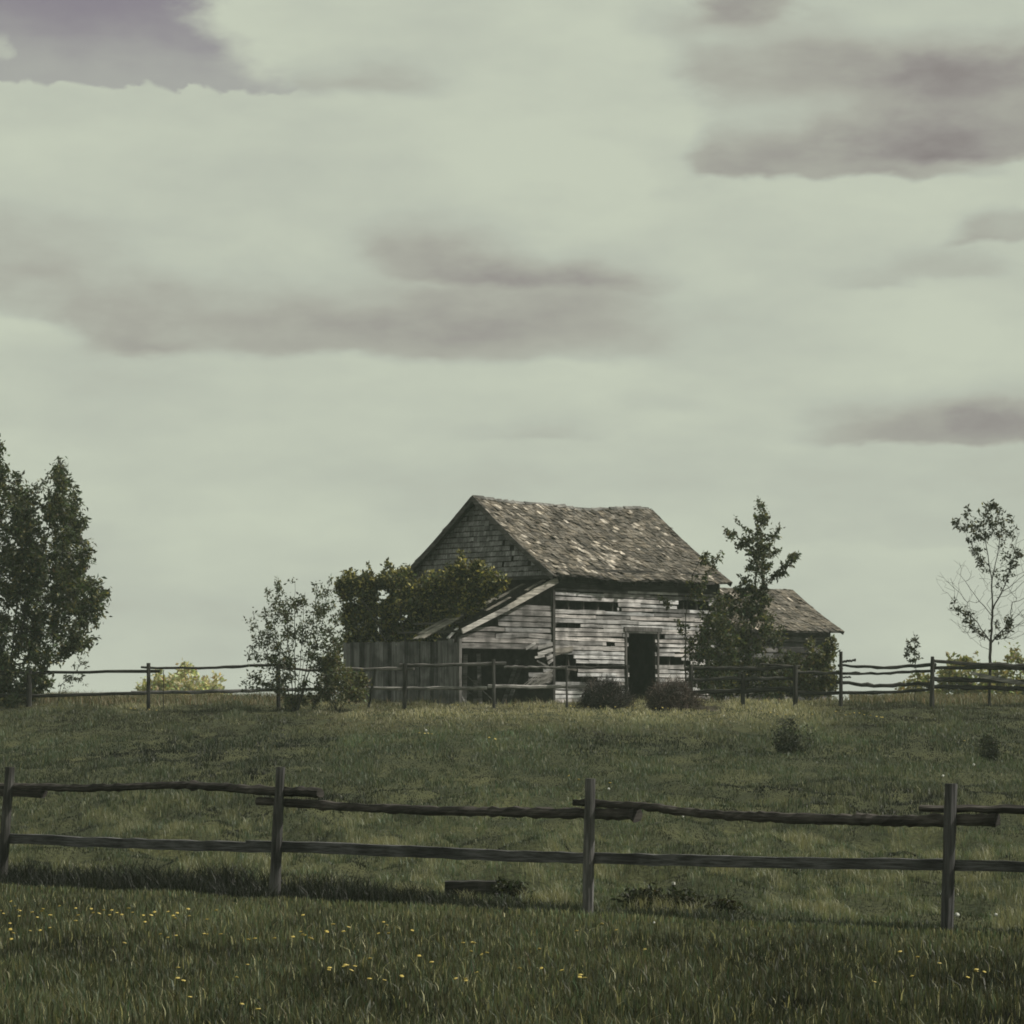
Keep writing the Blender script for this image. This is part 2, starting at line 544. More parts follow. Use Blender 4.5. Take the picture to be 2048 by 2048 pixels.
def build_grass():
    # uncut grass in front of the fence
    x, y = scatter(16.5, 35.5, 900)
    s = fence_s(x, y)
    k = s < -1.15 + .12 * (vnoise(x * 2, y * 0) - .5)
    x, y, s = x[k], y[k], s[k]
    cl = fbm(x * 1.6, y * .9, 3); big = fbm(x * .35 + 3, y * .25 + 8, 2)
    n = len(x)
    h = (.06 + .09 * RNG.random(n) ** 1.3) * (.55 + .9 * cl)
    h *= 1 - .5 * np.clip((s + 2.6) / 1.2, 0, 1)
    h *= np.where(y < 23, 1.0 + (23 - y) * .05, 1)
    w = .006 + .008 * RNG.random(n) ** 1.5
    lean = .12 + .45 * RNG.random(n) ** 2
    long_ = RNG.random(n) < .02
    h[long_] *= 1.35; lean[long_] = .4 + .6 * RNG.random(long_.sum())
    col = grass_col(n, (.051, .058, .033), .40, .045, (.33, .32, .19), np.clip(1.08 + 1.7 * (cl - .5) + 1.5 * (big - .5) + .75 * np.clip((s + 2.6) / 1.2, 0, 1), .3, 2.4))  # pale blades: dry ones, plus sunlit glints put into the colour
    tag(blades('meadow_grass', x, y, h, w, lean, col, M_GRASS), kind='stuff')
    # taller rank grass along the foot of the fence
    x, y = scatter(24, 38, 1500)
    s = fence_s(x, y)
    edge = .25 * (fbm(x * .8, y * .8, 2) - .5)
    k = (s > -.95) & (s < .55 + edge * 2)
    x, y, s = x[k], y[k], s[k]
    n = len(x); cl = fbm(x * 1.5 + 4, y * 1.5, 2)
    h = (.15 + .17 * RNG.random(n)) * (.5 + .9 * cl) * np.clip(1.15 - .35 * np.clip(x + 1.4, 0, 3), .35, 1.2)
    col = grass_col(n, (.011, .014, .009), .3, .008, (.10, .10, .06), np.clip(1 + .9 * np.clip(x + 1.2, 0, 2), 1, 2.6))  # near-black blade colour holds the shade at the fence foot, fading rightwards
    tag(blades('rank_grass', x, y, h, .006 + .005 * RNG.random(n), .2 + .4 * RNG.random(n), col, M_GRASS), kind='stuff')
    # rough pasture behind the fence, up to the crest
    xs, ys, hs, ws, ls, cs = [], [], [], [], [], []
    for y0, y1, d, wb in ((26, 46, 520, .008), (46, 62, 300, .013), (62, 86, 210, .017)):
        x, y = scatter(y0, y1, d)
        s = fence_s(x, y); k = s > .45
        x, y = x[k], y[k]; n = len(x)
        cl = fbm(x * 1.7, y * .30, 3); big = fbm(x * .30 + 1, y * .12 + 4, 3)
        fine = fbm(x * 4, y * .8, 2)
        rough = np.clip((56 - y) / 14, 0, 1)
        px = HX + x / y * F
        dry = np.clip((y - 68) / 9, 0, 1) * np.clip(.35 + (big - .5) * 3 + .9 * np.clip((px - 560) / 160, 0, 1) * np.clip((1800 - px) / 300, 0, 1), .1, 1)
        h = (.035 + .06 * RNG.random(n)) * np.clip(1 + 2.6 * (fine - .5) + 2.6 * (cl - .5), .25, 2.4)
        patch = np.clip(1 + 2.9 * (cl - .5) + 3.4 * (big - .5) + (1.2 + 3.6 * rough) * (fine - .5), .18, 3.0) * (1 - .28 * np.exp(-((y - 58) / 9) ** 2)) * (1 - .12 * np.clip((700 - px) / 500, 0, 1))  # blade tone also carries hummock shadows and shaded bands of the slope
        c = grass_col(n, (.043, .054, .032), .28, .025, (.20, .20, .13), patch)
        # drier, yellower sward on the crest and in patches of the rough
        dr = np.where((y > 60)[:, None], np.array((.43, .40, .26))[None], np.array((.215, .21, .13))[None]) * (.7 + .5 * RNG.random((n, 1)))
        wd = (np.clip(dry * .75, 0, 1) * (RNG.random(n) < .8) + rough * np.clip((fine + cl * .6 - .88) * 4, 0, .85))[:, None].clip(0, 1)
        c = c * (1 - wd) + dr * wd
        xs.append(x); ys.append(y); hs.append(h); ws.append(wb * (.7 + .6 * RNG.random(n))); ls.append(.2 + .7 * RNG.random(n) ** 1.5); cs.append(c)
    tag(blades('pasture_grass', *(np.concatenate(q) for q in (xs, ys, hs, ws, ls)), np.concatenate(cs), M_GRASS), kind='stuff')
    # pale dry grass standing beyond the back fence
    x, y = scatter(83, 100, 150)
    px = HX + x / y * F
    dn = np.where(px < 700, 1.0, np.where(px > 1640, .8, .25))
    k = (RNG.random(len(x)) < dn) & ~((px > 660) & (px < 1700) & (y > 84.5))
    x, y = x[k], y[k]; n = len(x)
    h = (.10 + .22 * RNG.random(n)) * (.5 + fbm(x * .8, y * .5, 2))
    col = grass_col(n, (.17, .155, .105), .3, .3, (.085, .085, .04))
    tag(blades('dry_grass', x, y, h, .012 + .01 * RNG.random(n), .2 + .5 * RNG.random(n), col, M_DRY), kind='stuff')


build_grass()


# ------------------------------------------------------------------ near fence
def near_Y(px, off=0.0):
    k = (px - HX) / F
    return 29.9 / (1 + .74 * k) + off


def rail_path(pts, off, n=28, wob=.008, Yf=near_Y):
    pts = np.array(pts, float)
    t = np.concatenate([[0], np.cumsum(np.hypot(np.diff(pts[:, 0]), np.diff(pts[:, 1])))]); t /= t[-1]
    u = np.linspace(0, 1, n)
    px = np.interp(u, t, pts[:, 0]); py = np.interp(u, t, pts[:, 1])
    py = np.convolve(np.pad(py, 2, mode='edge'), np.ones(5) / 5, 'valid')
    out = []
    for i, (a, b) in enumerate(zip(px, py)):
        p = P(a, b, Yf(a, off))
        if 0 < i < n - 1:
            p += Vector((0, RNG.normal(0, wob), RNG.normal(0, wob)))
        out.append(p)
    return out


def log_rail(name, pts, th, off, col, root, Yf=near_Y, sides=9, jit=.30, n=28, wob=.003, mat=None, flat=1.0):
    m = MB(); path = rail_path(pts, off, n, wob, Yf)
    rad = []
    ths = np.interp(np.linspace(0, 1, n), np.linspace(0, 1, len(th)), th)
    for i, p in enumerate(path):
        r = ths[i] * ((1.58 if Yf is near_Y else 1.48) if sides == 4 else (1.1 if Yf is near_Y else 1.1)) / 2 / F * p.y * (1 + RNG.normal(0, .055 if sides != 4 else .02))
        if sides != 4 and RNG.random() < .06: r *= RNG.uniform(1.12, 1.3)
        rad.append(r)
    m.tube(path, rad, col, sides, jit, flat=flat)
    return parent_keep(m.build(name, mat or M_LOG, None), root)


def post(name, top, bot, wt, wb, Y, col, root, sides=9, dy=0.0, sink=.25, jit=.12):
    a = P(bot[0], bot[1], Y); b = P(top[0], top[1], Y + dy)
    g = float(gz(a.x, a.y)); d = (a - b).normalized()
    a = a + d * max(0.0, (a.z - g + sink) / max(.2, -d.z))
    m = MB(); pts = [a.lerp(b, t) for t in np.linspace(0, 1, 9)]
    rad = [(wb + (wt - wb) * t) / 2 / F * Y * (1 + RNG.normal(0, .03)) for t in np.linspace(0, 1, 9)]
    m.tube(pts, rad, col, sides, jit)
    return parent_keep(m.build(name, M_POST, None), root)


nf = empty('rail_fence', (0, 29.9, float(gz(0, 29.9))), 0, 'weathered post and rail fence running across the whole foreground grass', 'fence')
PC = (.075, .073, .072); RC = (.050, .044, .040); LC = (.072, .071, .073)
post('post', (20, 1534), (4, 1752), 19, 23, near_Y(12), (.06, .058, .055), nf)
post('post', (561, 1534), (549, 1785), 19, 26, near_Y(555), PC, nf)
post('post', (1181, 1557), (1176, 1830), 20, 24, near_Y(1178), (.105, .102, .10), nf)
post('post', (1902, 1567), (1894, 1842), 26, 26, near_Y(1898), (.055, .054, .055), nf)
post('post', (2680, 1590), (2678, 1880), 24, 27, near_Y(2680), PC, nf)
post('post', (-490, 1525), (-495, 1735), 18, 21, near_Y(-490), PC, nf)
log_rail('rail', [(-560, 1578), (-200, 1581), (87, 1584)], [15, 17, 20], .11, RC, nf)
log_rail('rail', [(-8, 1574), (80, 1574), (145, 1577), (200, 1576), (254, 1574), (362, 1570), (420, 1574), (471, 1578), (560, 1583), (641, 1586)], [14, 15, 15, 18, 20], .10, RC, nf, n=70)
log_rail('rail', [(516, 1602), (600, 1608), (745, 1617), (890, 1622), (1035, 1625), (1274, 1629)], [15, 16, 17, 18, 22], .12, RC, nf, n=70)
log_rail('rail', [(1148, 1605), (1242, 1610), (1298, 1613), (1355, 1623), (1440, 1630), (1500, 1634), (1642, 1639), (1740, 1640), (1784, 1643), (1995, 1640)], [12, 15, 18, 20, 21, 24], .10, RC, nf, n=80)
log_rail('rail', [(1840, 1616), (1950, 1619), (2048, 1621), (2400, 1632), (2760, 1648)], [13, 16, 19, 22, 24], .11, RC, nf)
# lower rails: squared poles
for pts, th in (([(-500, 1668), (-200, 1672), (20, 1677)], [17, 17]), ([(8, 1676), (254, 1687), (420, 1692), (556, 1695)], [17, 17, 18]),
                ([(496, 1690), (600, 1694), (700, 1697), (854, 1705), (1071, 1714), (1184, 1716)], [18, 20, 19]),
                ([(1172, 1715), (1327, 1720), (1600, 1726), (1905, 1729)], [20, 20, 20]),
                ([(1890, 1729), (2048, 1734), (2690, 1752)], [19, 20, 22])):
    log_rail('rail', pts, th, .08, LC, nf, sides=4, jit=.1, n=22, wob=.003, flat=.7)

# ------------------------------------------------------------------ litter by the fence


def fallen_plank(px0, px1, py0, py1, Y, hgt, wid, label, col, name='fallen_plank', cat='plank'):
    a = P(px0, py0, Y); b = P(px1, py1, Y)
    for q in (a, b):
        q.z = float(gz(q.x, q.y)) + hgt * .5 + .02
    root = (a + b) / 2
    m = MB(); n = 8
    pts = [a.lerp(b, t) - root for t in np.linspace(0, 1, n)]
    m.tube(pts, [hgt / 1.41 * (1 + RNG.normal(0, .05)) for _ in pts], col, 4, .1, flat=wid / hgt)
    o = m.build(name, M_LOG, None); o.location = root
    return tag(o, label, cat)


fallen_plank(22, 150, 1720, 1728, 34.6, .07, .14, 'dark fallen plank in the rank grass beside the leftmost fence post', (.045, .04, .038))
fallen_plank(500, 622, 1742, 1744, 32.4, .06, .12, 'short dark plank lying across the foot of a fence post', (.04, .038, .035))
fallen_plank(890, 1005, 1772, 1775, 31.6, .18, .17, 'short dark squared log lying in grass behind the fence', (.035, .033, .03), 'fallen_log', 'log')


def weed_clump(name, label, px, Y, wpx, hpx, n, col, size=.06, group=None, cat='weed', depth=.6, stems=14):
    b = G(px, Y); root = empty(name, b, 0, label, cat, group)
    W = wpx / F * Y / 2; H = hpx / F * Y
    m = MB()
    for i in range(stems):
        a = RNG.uniform(0, 2 * np.pi); r = RNG.random() * .9
        t = Vector((math.cos(a) * r * W, math.sin(a) * r * W * depth, H * (1 - .75 * r * r) * RNG.uniform(.7, 1)))
        m.tube([t * .15 * Vector((1, 1, 0)).length * 0 + Vector((t.x * .3, t.y * .3, -.03)), Vector((t.x * .7, t.y * .7, t.z * .55)), t], [.006, .005, .003], (.05, .05, .03), 3, 0, False)
    st = m.build('stem', M_BARK, root)
    u = RNG.normal(0, 1, (n, 3)); u /= np.linalg.norm(u, axis=1)[:, None]; u *= (RNG.random(n) ** .4)[:, None]
    lump = .45 + 1.05 * vnoise(u[:, 0] * 2.5 + 7, u[:, 2] * 2.5 + px)
    c = np.stack([u[:, 0] * W * lump, u[:, 1] * W * depth * lump, np.abs(u[:, 2]) * H * lump], 1)
    leaf_mesh('foliage', c, size, leaf_cols(n, col, .35, .02, (.1, .1, .05)), M_LEAF, root, -.3, .4)
    return root


weed_clump('weed_clump', 'dark weedy clump against the right end of the fallen log', 1022, 31.4, 72, 42, 900, (.022, .027, .013))
weed_clump('weed_clump', 'dark weed clump between the third fence post and the white topped stake', 1283, 30.2, 95, 40, 800, (.022, .027, .013))
weed_clump('weed_clump', 'dark weeds around the foot of the white topped stake', 1365, 30.0, 85, 34, 700, (.024, .028, .014))
weed_clump('weed_clump', 'dark weed clump just to the right of the white topped stake', 1440, 29.6, 70, 30, 600, (.024, .028, .014))
for px, Y, w_, h_ in ((1578, 63.5, 88, 62),):
    weed_clump('hillside_bush', 'small dark evergreen bush alone on the hillside below the shed', px, Y, w_, h_, 1500, (.020, .025, .014), .07, None, 'bush', stems=24)
weed_clump('hillside_bush', 'narrow dark bush on the hillside near the right edge', 1980, 62.0, 46, 52, 800, (.022, .027, .015), .07, None, 'bush', stems=18)

stake = empty('marker_stake', G(1347, 30.6), 0, 'thin dark stake with a white top standing in weeds behind the fence', 'stake')
m = MB(); m.tube([(0, 0, -.1), (.004, 0, .12), (0, 0, .26)], [.016, .015, .014], (.04, .037, .033), 6, .1)
m.build('shaft', M_POST, stake)
m = MB(); m.tube([(0, 0, .26), (0, 0, .285)], [.019, .018], (.6, .6, .55), 6, .05)
m.build('cap', M_POST, stake)

# ------------------------------------------------------------------ barn
A = math.radians(45)
D1 = Vector((math.cos(A), math.sin(A), 0)); D2 = Vector((-math.sin(A), math.cos(A), 0))
CO = Vector((1.16, 86.0, 0.0))
BASEZ = EYE + .18
BL, BW = 7.15, 5.95
EAVE, RIDGE = EYE + 3.87 - BASEZ, EYE + 6.26 - BASEZ       # local heights
OV, OG = .32, .30
SLOPE = (RIDGE - EAVE) / (BW / 2 + OV)
barn = empty('abandoned_barn', (CO.x, CO.y, BASEZ), A, 'derelict grey timber barn with shingled gable roof on the grassy rise', 'barn')


def loc_front(px, py, yl=0.0):
    """picture point on the plane of the front wall (local y = yl) -> local (t, z)"""
    o = CO + D2 * yl
    k = (px - HX) / F
    t = (k * o.y - o.x) / (D1.x - k * D1.y)
    q = o + D1 * t
    return t, EYE + (HY - py) / F * q.y - BASEZ


def rect_front(x0, x1, y0, y1):
    a = loc_front(x0, y1); b = loc_front(x1, y0)
    return a[0], b[0], a[1], b[1]


def grey(lo, hi, warm=0.0):
    g = RNG.uniform(lo, hi)
    return (g * (1.02 + warm), g * (1 + warm * .3), g * (.985 - warm * .5))


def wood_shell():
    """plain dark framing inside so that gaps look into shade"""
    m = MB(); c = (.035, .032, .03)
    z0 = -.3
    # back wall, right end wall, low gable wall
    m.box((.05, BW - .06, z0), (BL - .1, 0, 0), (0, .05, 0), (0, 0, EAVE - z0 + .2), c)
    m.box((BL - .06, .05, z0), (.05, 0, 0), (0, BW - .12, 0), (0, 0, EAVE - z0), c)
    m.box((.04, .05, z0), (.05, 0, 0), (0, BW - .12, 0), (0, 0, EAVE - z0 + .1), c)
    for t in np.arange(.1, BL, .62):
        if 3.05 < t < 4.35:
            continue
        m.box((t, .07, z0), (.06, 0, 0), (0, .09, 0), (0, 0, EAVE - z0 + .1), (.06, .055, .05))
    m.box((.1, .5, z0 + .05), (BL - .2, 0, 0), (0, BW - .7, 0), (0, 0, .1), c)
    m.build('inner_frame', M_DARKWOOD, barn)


wood_shell()


def plank_rows(m, t0, t1, z0, z1, rh, holes, lo, hi, y=-.03, top=None, tilt=.006, dark=.12, miss=.03, seed=0):
    """rows of horizontal boards; holes: (t0,t1,z0,z1) left open."""
    z = z0
    r = np.random.default_rng(seed)
    while z < z1:
        h = rh * r.uniform(.9, 1.12)
        # joints
        cuts = [t0]
        while cuts[-1] < t1 - .5:
            cuts.append(min(t1, cuts[-1] + r.uniform(1.2, 3.6)))
        if cuts[-1] < t1: cuts[-1] = t1
        for a, b in zip(cuts[:-1], cuts[1:]):
            segs = [(a, b)]
            for (h0, h1, k0, k1) in holes:
                if k0 < z + h * .5 < k1:
                    ns = []
                    for (p, q) in segs:
                        e0 = h0 + r.uniform(-.12, .12); e1 = h1 + r.uniform(-.12, .12)
                        if e1 <= p or e0 >= q: ns.append((p, q)); continue
                        if e0 > p: ns.append((p, e0))
                        if e1 < q: ns.append((e1, q))
                    segs = ns
            for (p, q) in segs:
                if q - p < .06 or r.random() < miss:
                    continue
                g = r.uniform(lo, hi) * (.42 if r.random() < dark else 1)
                wm = r.uniform(-.02, .05)
                c = (g * (1.02 + wm), g, g * (.985 - wm * .6))
                tl = r.normal(0, tilt) * min(1.0, (q - p))
                e = r.normal(0, .006)
                gap = r.uniform(.012, .044)
                zt0 = z + h - gap + tl; zt1 = z + h - gap - tl
                n = max(1, int((q - p) / .5))
                ts = np.linspace(p, q, n + 1)
                for i in range(n):
                    f0 = i / n; f1 = (i + 1) / n
                    za0 = z + tl * (1 - 2 * f0); za1 = z + tl * (1 - 2 * f1)
                    hb0 = h - gap + r.normal(0, .006); hb1 = h - gap + r.normal(0, .006)
                    if top is not None:
                        tp0, tp1 = top(ts[i]), top(ts[i + 1])
                        if min(tp0, tp1) < max(za0, za1) + .02:
                            if max(tp0, tp1) <= min(za0, za1) + .02: continue
                        hb0 = max(.005, min(hb0, tp0 - za0)); hb1 = max(.005, min(hb1, tp1 - za1))
                    yy0 = y + e; th = .022
                    m.hexa([(ts[i], yy0, za0), (ts[i + 1], yy0, za1), (ts[i + 1], yy0 + th, za1), (ts[i], yy0 + th, za0),
                            (ts[i], yy0 - .006 * 0 + .008, za0 + hb0), (ts[i + 1], yy0 + .008, za1 + hb1), (ts[i + 1], yy0 + th + .008, za1 + hb1), (ts[i], yy0 + th + .008, za0 + hb0)], c)
        z += h


holes = [rect_front(*q) for q in (
    (1106, 1237, 1203, 1214), (1352, 1420, 1205, 1216), (1106, 1160, 1245, 1255), 
    (1104, 1152, 1305, 1350), (1150, 1250, 1324, 1335), (1312, 1367, 1312, 1321),
    (1312, 1328, 1264, 1272), (1104, 1140, 1338, 1352), (1215, 1232, 1280, 1290))]
door = rect_front(1252, 1313, 1264, 1420)
holes.append((door[0], door[1], -1, door[3]))
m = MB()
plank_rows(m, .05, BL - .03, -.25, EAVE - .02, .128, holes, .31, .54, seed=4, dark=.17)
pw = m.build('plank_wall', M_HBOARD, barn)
# hanging and broken boards by the corner
m = MB()
for (x0, y0, x1, y1, w_, c) in ((1107, 1302, 1143, 1297, .14, .22), (1107, 1310, 1144, 1300, .05, .12), (1112, 1334, 1150, 1340, .06, .12)):
    a = loc_front(x0, y0); b = loc_front(x1, y1)
    m.bar((a[0], -.05, a[1]), (b[0], -.06, b[1]), .025, w_, (c * 1.08, c, c * .88))
m.build('broken_board', M_HBOARD, barn)

# door surround
m = MB(); c = (.17, .165, .16)
m.box((door[0] - .12, -.055, door[3]), (door[1] - door[0] + .32, 0, 0), (0, .05, 0), (0, 0, .13), (.12, .115, .11))
m.box((door[0] - .07, -.052, -.25), (.07, 0, 0), (0, .1, 0), (0, 0, door[3] + .25), (.10, .095, .09))
m.box((door[1], -.052, -.25), (.07, 0, 0), (0, .1, 0), (0, 0, door[3] + .25), (.10, .095, .09))
m.build('door_frame', M_VBOARD, pw)
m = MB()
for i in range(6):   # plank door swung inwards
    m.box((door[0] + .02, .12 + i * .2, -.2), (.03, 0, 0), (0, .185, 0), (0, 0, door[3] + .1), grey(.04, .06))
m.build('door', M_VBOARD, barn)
# corner and eave trim
for q_, c_ in (((-.045, -.075, -.3), (.06, .057, .053)), ((BL - .03, -.07, -.3), (.055, .052, .05))):
    m = MB(); m.box(q_, (.09, 0, 0), (0, .1, 0), (0, 0, EAVE + .22), c_)
    m.build('corner_board', M_VBOARD, barn)
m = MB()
m.box((.05, -.045, EAVE - .37), (BL - .1, 0, 0), (0, .05, 0), (0, 0, .43), (.045, .043, .04))  # deep dark strip: the shade band under the eave put into its colour
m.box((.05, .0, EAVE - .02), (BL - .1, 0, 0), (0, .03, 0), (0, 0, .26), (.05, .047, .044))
m.build('eave_shade_frieze', M_HBOARD, pw)


# gable siding: rows of shingles following the rakes
def gable_siding():
    m = MB(); r = np.random.default_rng(5)
    zb = loc_front(1100, 1150)[1]
    back = MB()
    zt = RIDGE - .10
    back.v += [(.02, .02, EAVE - .2), (.02, BW - .02, EAVE - .2), (.02, BW / 2, zt)]; back.c += [(.03, .028, .026, 1)] * 3; back.f.append((0, 2, 1))
    z = zb; rh = .155
    while z < zt:
        half = lambda zz: max(0.0, (RIDGE - .09 - zz) / SLOPE)
        y = BW / 2 - half(z)
        while y < BW / 2 + half(z):
            w = r.uniform(.09, .2)
            h0 = rh * .86  # course shadow line made by a gap onto the near-black backing
            y1 = min(y + w - .008, BW / 2 + half(z))
            hl = min(h0, max(0, (RIDGE - .07 - z) - abs(y - BW / 2) * SLOPE)); hr = min(h0, max(0, (RIDGE - .07 - z) - abs(y1 - BW / 2) * SLOPE))
            dz = r.normal(0, .008)
            if (hl > .02 or hr > .02) and y1 > y + .01 and r.random() > .02:
                g = r.uniform(.13, .27) * (1.5 if r.random() < .06 else 1)
                c = (g * 1.0, g, g * 1.0)
                x0, x1 = -.045 - abs(r.normal(0, .006)), -.012
                m.hexa([(x0, y, z + dz), (x0, y1, z + dz), (x0 + .015, y1, z + dz), (x0 + .015, y, z + dz),
                        (x1 - .01, y, z + hl), (x1 - .01, y1, z + hr), (x1, y1, z + hr), (x1, y, z + hl)], c)
            y += w
        z += rh
    o = m.build('gable_siding', M_SIDING, barn)
    back.build('gable_backing', M_DARKWOOD, barn)
    m = MB()
    m.box((-.075, -.02, zb - .10), (.06, 0, 0), (0, BW, 0), (0, 0, .11), (.05, .048, .045))
    m.build('gable_sill', M_HBOARD, barn)


gable_siding()


def roof_z(x, d):
    """height of the roof deck at local x, d metres down from the ridge (horizontal)."""
    u = (x + OG) / (BL + 2 * OG)
    sag = -.13 * math.sin(math.pi * min(1, max(0, u))) ** 1.2 * (1 - .6 * d / (BW / 2 + OV))
    bow = -.05 * math.sin(math.pi * d / (BW / 2 + OV)) - .03 * math.sin(x * 1.7 + d)
    return RIDGE - SLOPE * d + sag + bow


def shingle_roof(root, zfun, x0, x1, run, y_ridge, sgn, cols, expo, pale_patch, seed, name='roof', miss=.02, deck=(.05, .046, .042), thick=.05):
    """deck plus every shingle of one slope. sgn -1: slope falls towards -y."""
    r = np.random.default_rng(seed)
    m = MB()
    nx = 14
    for i in range(nx):
        a = x0 + (x1 - x0) * i / nx; b = x0 + (x1 - x0) * (i + 1) / nx
        nd = 6
        for j in range(nd):
            d0 = run * j / nd; d1 = run * (j + 1) / nd
            q = [(a, y_ridge + sgn * d0, zfun(a, d0)), (b, y_ridge + sgn * d0, zfun(b, d0)), (b, y_ridge + sgn * d1, zfun(b, d1)), (a, y_ridge + sgn * d1, zfun(a, d1))]
            lowq = [(p[0], p[1], p[2] - thick) for p in q]
            m.hexa(lowq + q, deck)
    sl = math.hypot(1, SLOPE)
    rows = int(run / expo) + 1
    for j in range(rows):
        d1 = run - j * expo + .03
        d0 = max(0.0, d1 - expo * 1.7)
        x = x0 - r.uniform(0, .1)
        while x < x1:
            w = r.uniform(.07, .19)
            xa, xb = max(x, x0), min(x + w - .007, x1)
            x += w
            if xb - xa < .02: continue
            if r.random() < miss: continue
            e = r.normal(0, .026); da = d1 + e
            lift = .026 + abs(r.normal(0, .016)) + (.04 if r.random() < .07 else 0)
            g = r.uniform(*cols)
            wm = r.uniform(.0, .12)
            pp = pale_patch((xa + xb) / 2, d1, r)
            if pp > 0:
                g = pp; wm = r.uniform(0, .05)
            c = (g * (1.10 + wm * .6), g, g * (.86 - wm * .8))
            q = []
            sk = r.normal(0, .004)
            for (dd, up0) in ((d0, .004), (da, lift)):
                for xx in (xa, xb):
                    q.append((xx, y_ridge + sgn * dd, zfun(xx, dd) + up0 + (sk if xx == xa else -sk)))
            t = .011
            p8 = [q[0], q[1], q[3], q[2]]
            m.hexa([(p[0], p[1], p[2] - t) for p in p8] + p8, c)
    return m.build(name, M_SHINGLE, root)


def pale_main(x, d, r):
    # silver streaks: a patch low on the middle-left of the slope, and single split shingles
    f = float(fbm(np.array([x * 1.1 + 3]), np.array([d * 2.2]), 2)[0])
    pz = math.exp(-((x - 2.7) / 1.0) ** 2 - ((d - 2.2) / .55) ** 2)
    p = .05 + .7 * pz * (f > .42) + (.12 if d < .35 and x < 4 else 0) + (.08 if x < 1.6 else 0)
    return r.uniform(.17, .40) if r.random() < p else 0


RUN = BW / 2 + OV
rf = shingle_roof(barn, roof_z, -OG, BL + OG, RUN, BW / 2, -1, (.045, .14), .14, pale_main, 21, miss=.05)
shingle_roof(barn, roof_z, -OG, BL + OG, RUN, BW / 2, 1, (.085, .20), .29, lambda x, d, r: 0, 22, miss=.03)
# ridge: broken boards and lifted shingles
m = MB(); r = np.random.default_rng(9)
x = -OG
while x < BL + OG - .1:
    w = r.uniform(.15, .5)
    if True:
        z = roof_z(x + w / 2, 0)
        g = r.uniform(.07, .2)
        m.box((x, BW / 2 - .1, z - .06 + r.normal(0, .02)), (w + .01, 0, r.normal(0, .03)), (0, .1, .085), (0, -.006, .018), (g, g * .97, g * .9))
        m.box((x, BW / 2 + .1, z - .06), (w + .01, 0, 0), (0, -.1, .085), (0, .006, .018), (g, g * .97, g * .9))
    x += w
m.build('ridge_cap', M_SHINGLE, rf)
# rake boards and rafter tails
for xx in (-OG - .012, BL + OG + .012):
    for sg in (-1, 1):
        m = MB()
        for j in range(6):
            d0, d1 = RUN * j / 6, RUN * (j + 1) / 6
            a = Vector((xx, BW / 2 + sg * d0, roof_z(xx, d0) - .075)); b = Vector((xx, BW / 2 + sg * d1, roof_z(xx, d1) - .075))
            m.bar(a, b, .024, .15, (.10, .095, .09) if sg < 0 else (.07, .067, .064))
        m.build('rake_board', M_HBOARD, rf)
for t in np.arange(.1, BL, .62):
    m = MB(); m.bar((t, .02, roof_z(t, BW / 2) - .14), (t, -OV + .03, roof_z(t, RUN) - .12), .05, .1, (.04, .038, .035))
    m.build('rafter_tail', M_DARKWOOD, rf)

# ---- lean-to on the gable side
LX = -3.72
def lt_z(x):
    return (EYE + 3.66 - BASEZ) + .41 * x


m = MB()
lh = [(LX - .3, -.98, -1, EYE + 1.76 - BASEZ), (-1.0, -.35, EYE + 1.15 - BASEZ, EYE + 1.75 - BASEZ), (-1.2, .3, -.5, EYE + .75 - BASEZ),
      (-.75, -.02, EYE + 1.25 - BASEZ, EYE + 1.45 - BASEZ), (-1.9, -.02, EYE + 3.02 - BASEZ, 5), (LX, -2.3, EYE + 2.35 - BASEZ, 4)]
plank_rows(m, LX + .05, -.06, -.2, 3.6, .16, lh, .10, .24, seed=8, top=lambda t: lt_z(t) - .1, dark=.3, miss=.04, tilt=.012)
m.build('lean_to_wall', M_HBOARD, barn)
m = MB()   # broken boards hanging at the corner of the lean-to
for (x0, y0, x1, y1, w_, c) in ((1047, 1298, 1068, 1286, .075, .36), (1071, 1309, 1103, 1299, .11, .30), (1071, 1296, 1102, 1288, .10, .20),
                                (1065, 1315, 1086, 1312, .06, .32), (1089, 1317, 1104, 1311, .09, .38), (1091, 1327, 1105, 1318, .08, .36),
                                (1069, 1322, 1094, 1333, .05, .12), (1070, 1355, 1106, 1338, .05, .14), (1062, 1362, 1106, 1350, .06, .16)):
    a = loc_front(x0, y0); b = loc_front(x1, y1)
    m.bar((a[0], -.09, a[1]), (b[0], -.055, b[1]), .025, w_, (c * 1.03, c, c * .96))
for k in range(9):   # split laths sprung loose
    a = loc_front(1036 + k * 4, 1373 + RNG.normal(0, 2)); mid = loc_front(1062 + k * 3, 1352 + k * 1.6); b = loc_front(1100, 1340 + k * 2.5)
    pts = [Vector((a[0], -.14, a[1])), Vector((mid[0], -.16, mid[1])), Vector((b[0], -.10, b[1]))]
    m.tube(pts, [.006, .007, .006], (.24, .23, .21), 4, .2)
m.build('broken_board', M_HBOARD, barn)
m = MB()
for k in range(9):
    x_ = RNG.uniform(LX + .5, -1.1); a_ = Vector((x_, RNG.uniform(.15, .9), -.2)); b_ = a_ + Vector((RNG.uniform(-1.2, 1.2), RNG.uniform(.1, .9), RNG.uniform(.5, 1.7)))
    g = RNG.uniform(.06, .15); m.bar(a_, b_, .12, .03, (g, g * .97, g * .93))
m.build('collapsed_board', M_HBOARD, barn)
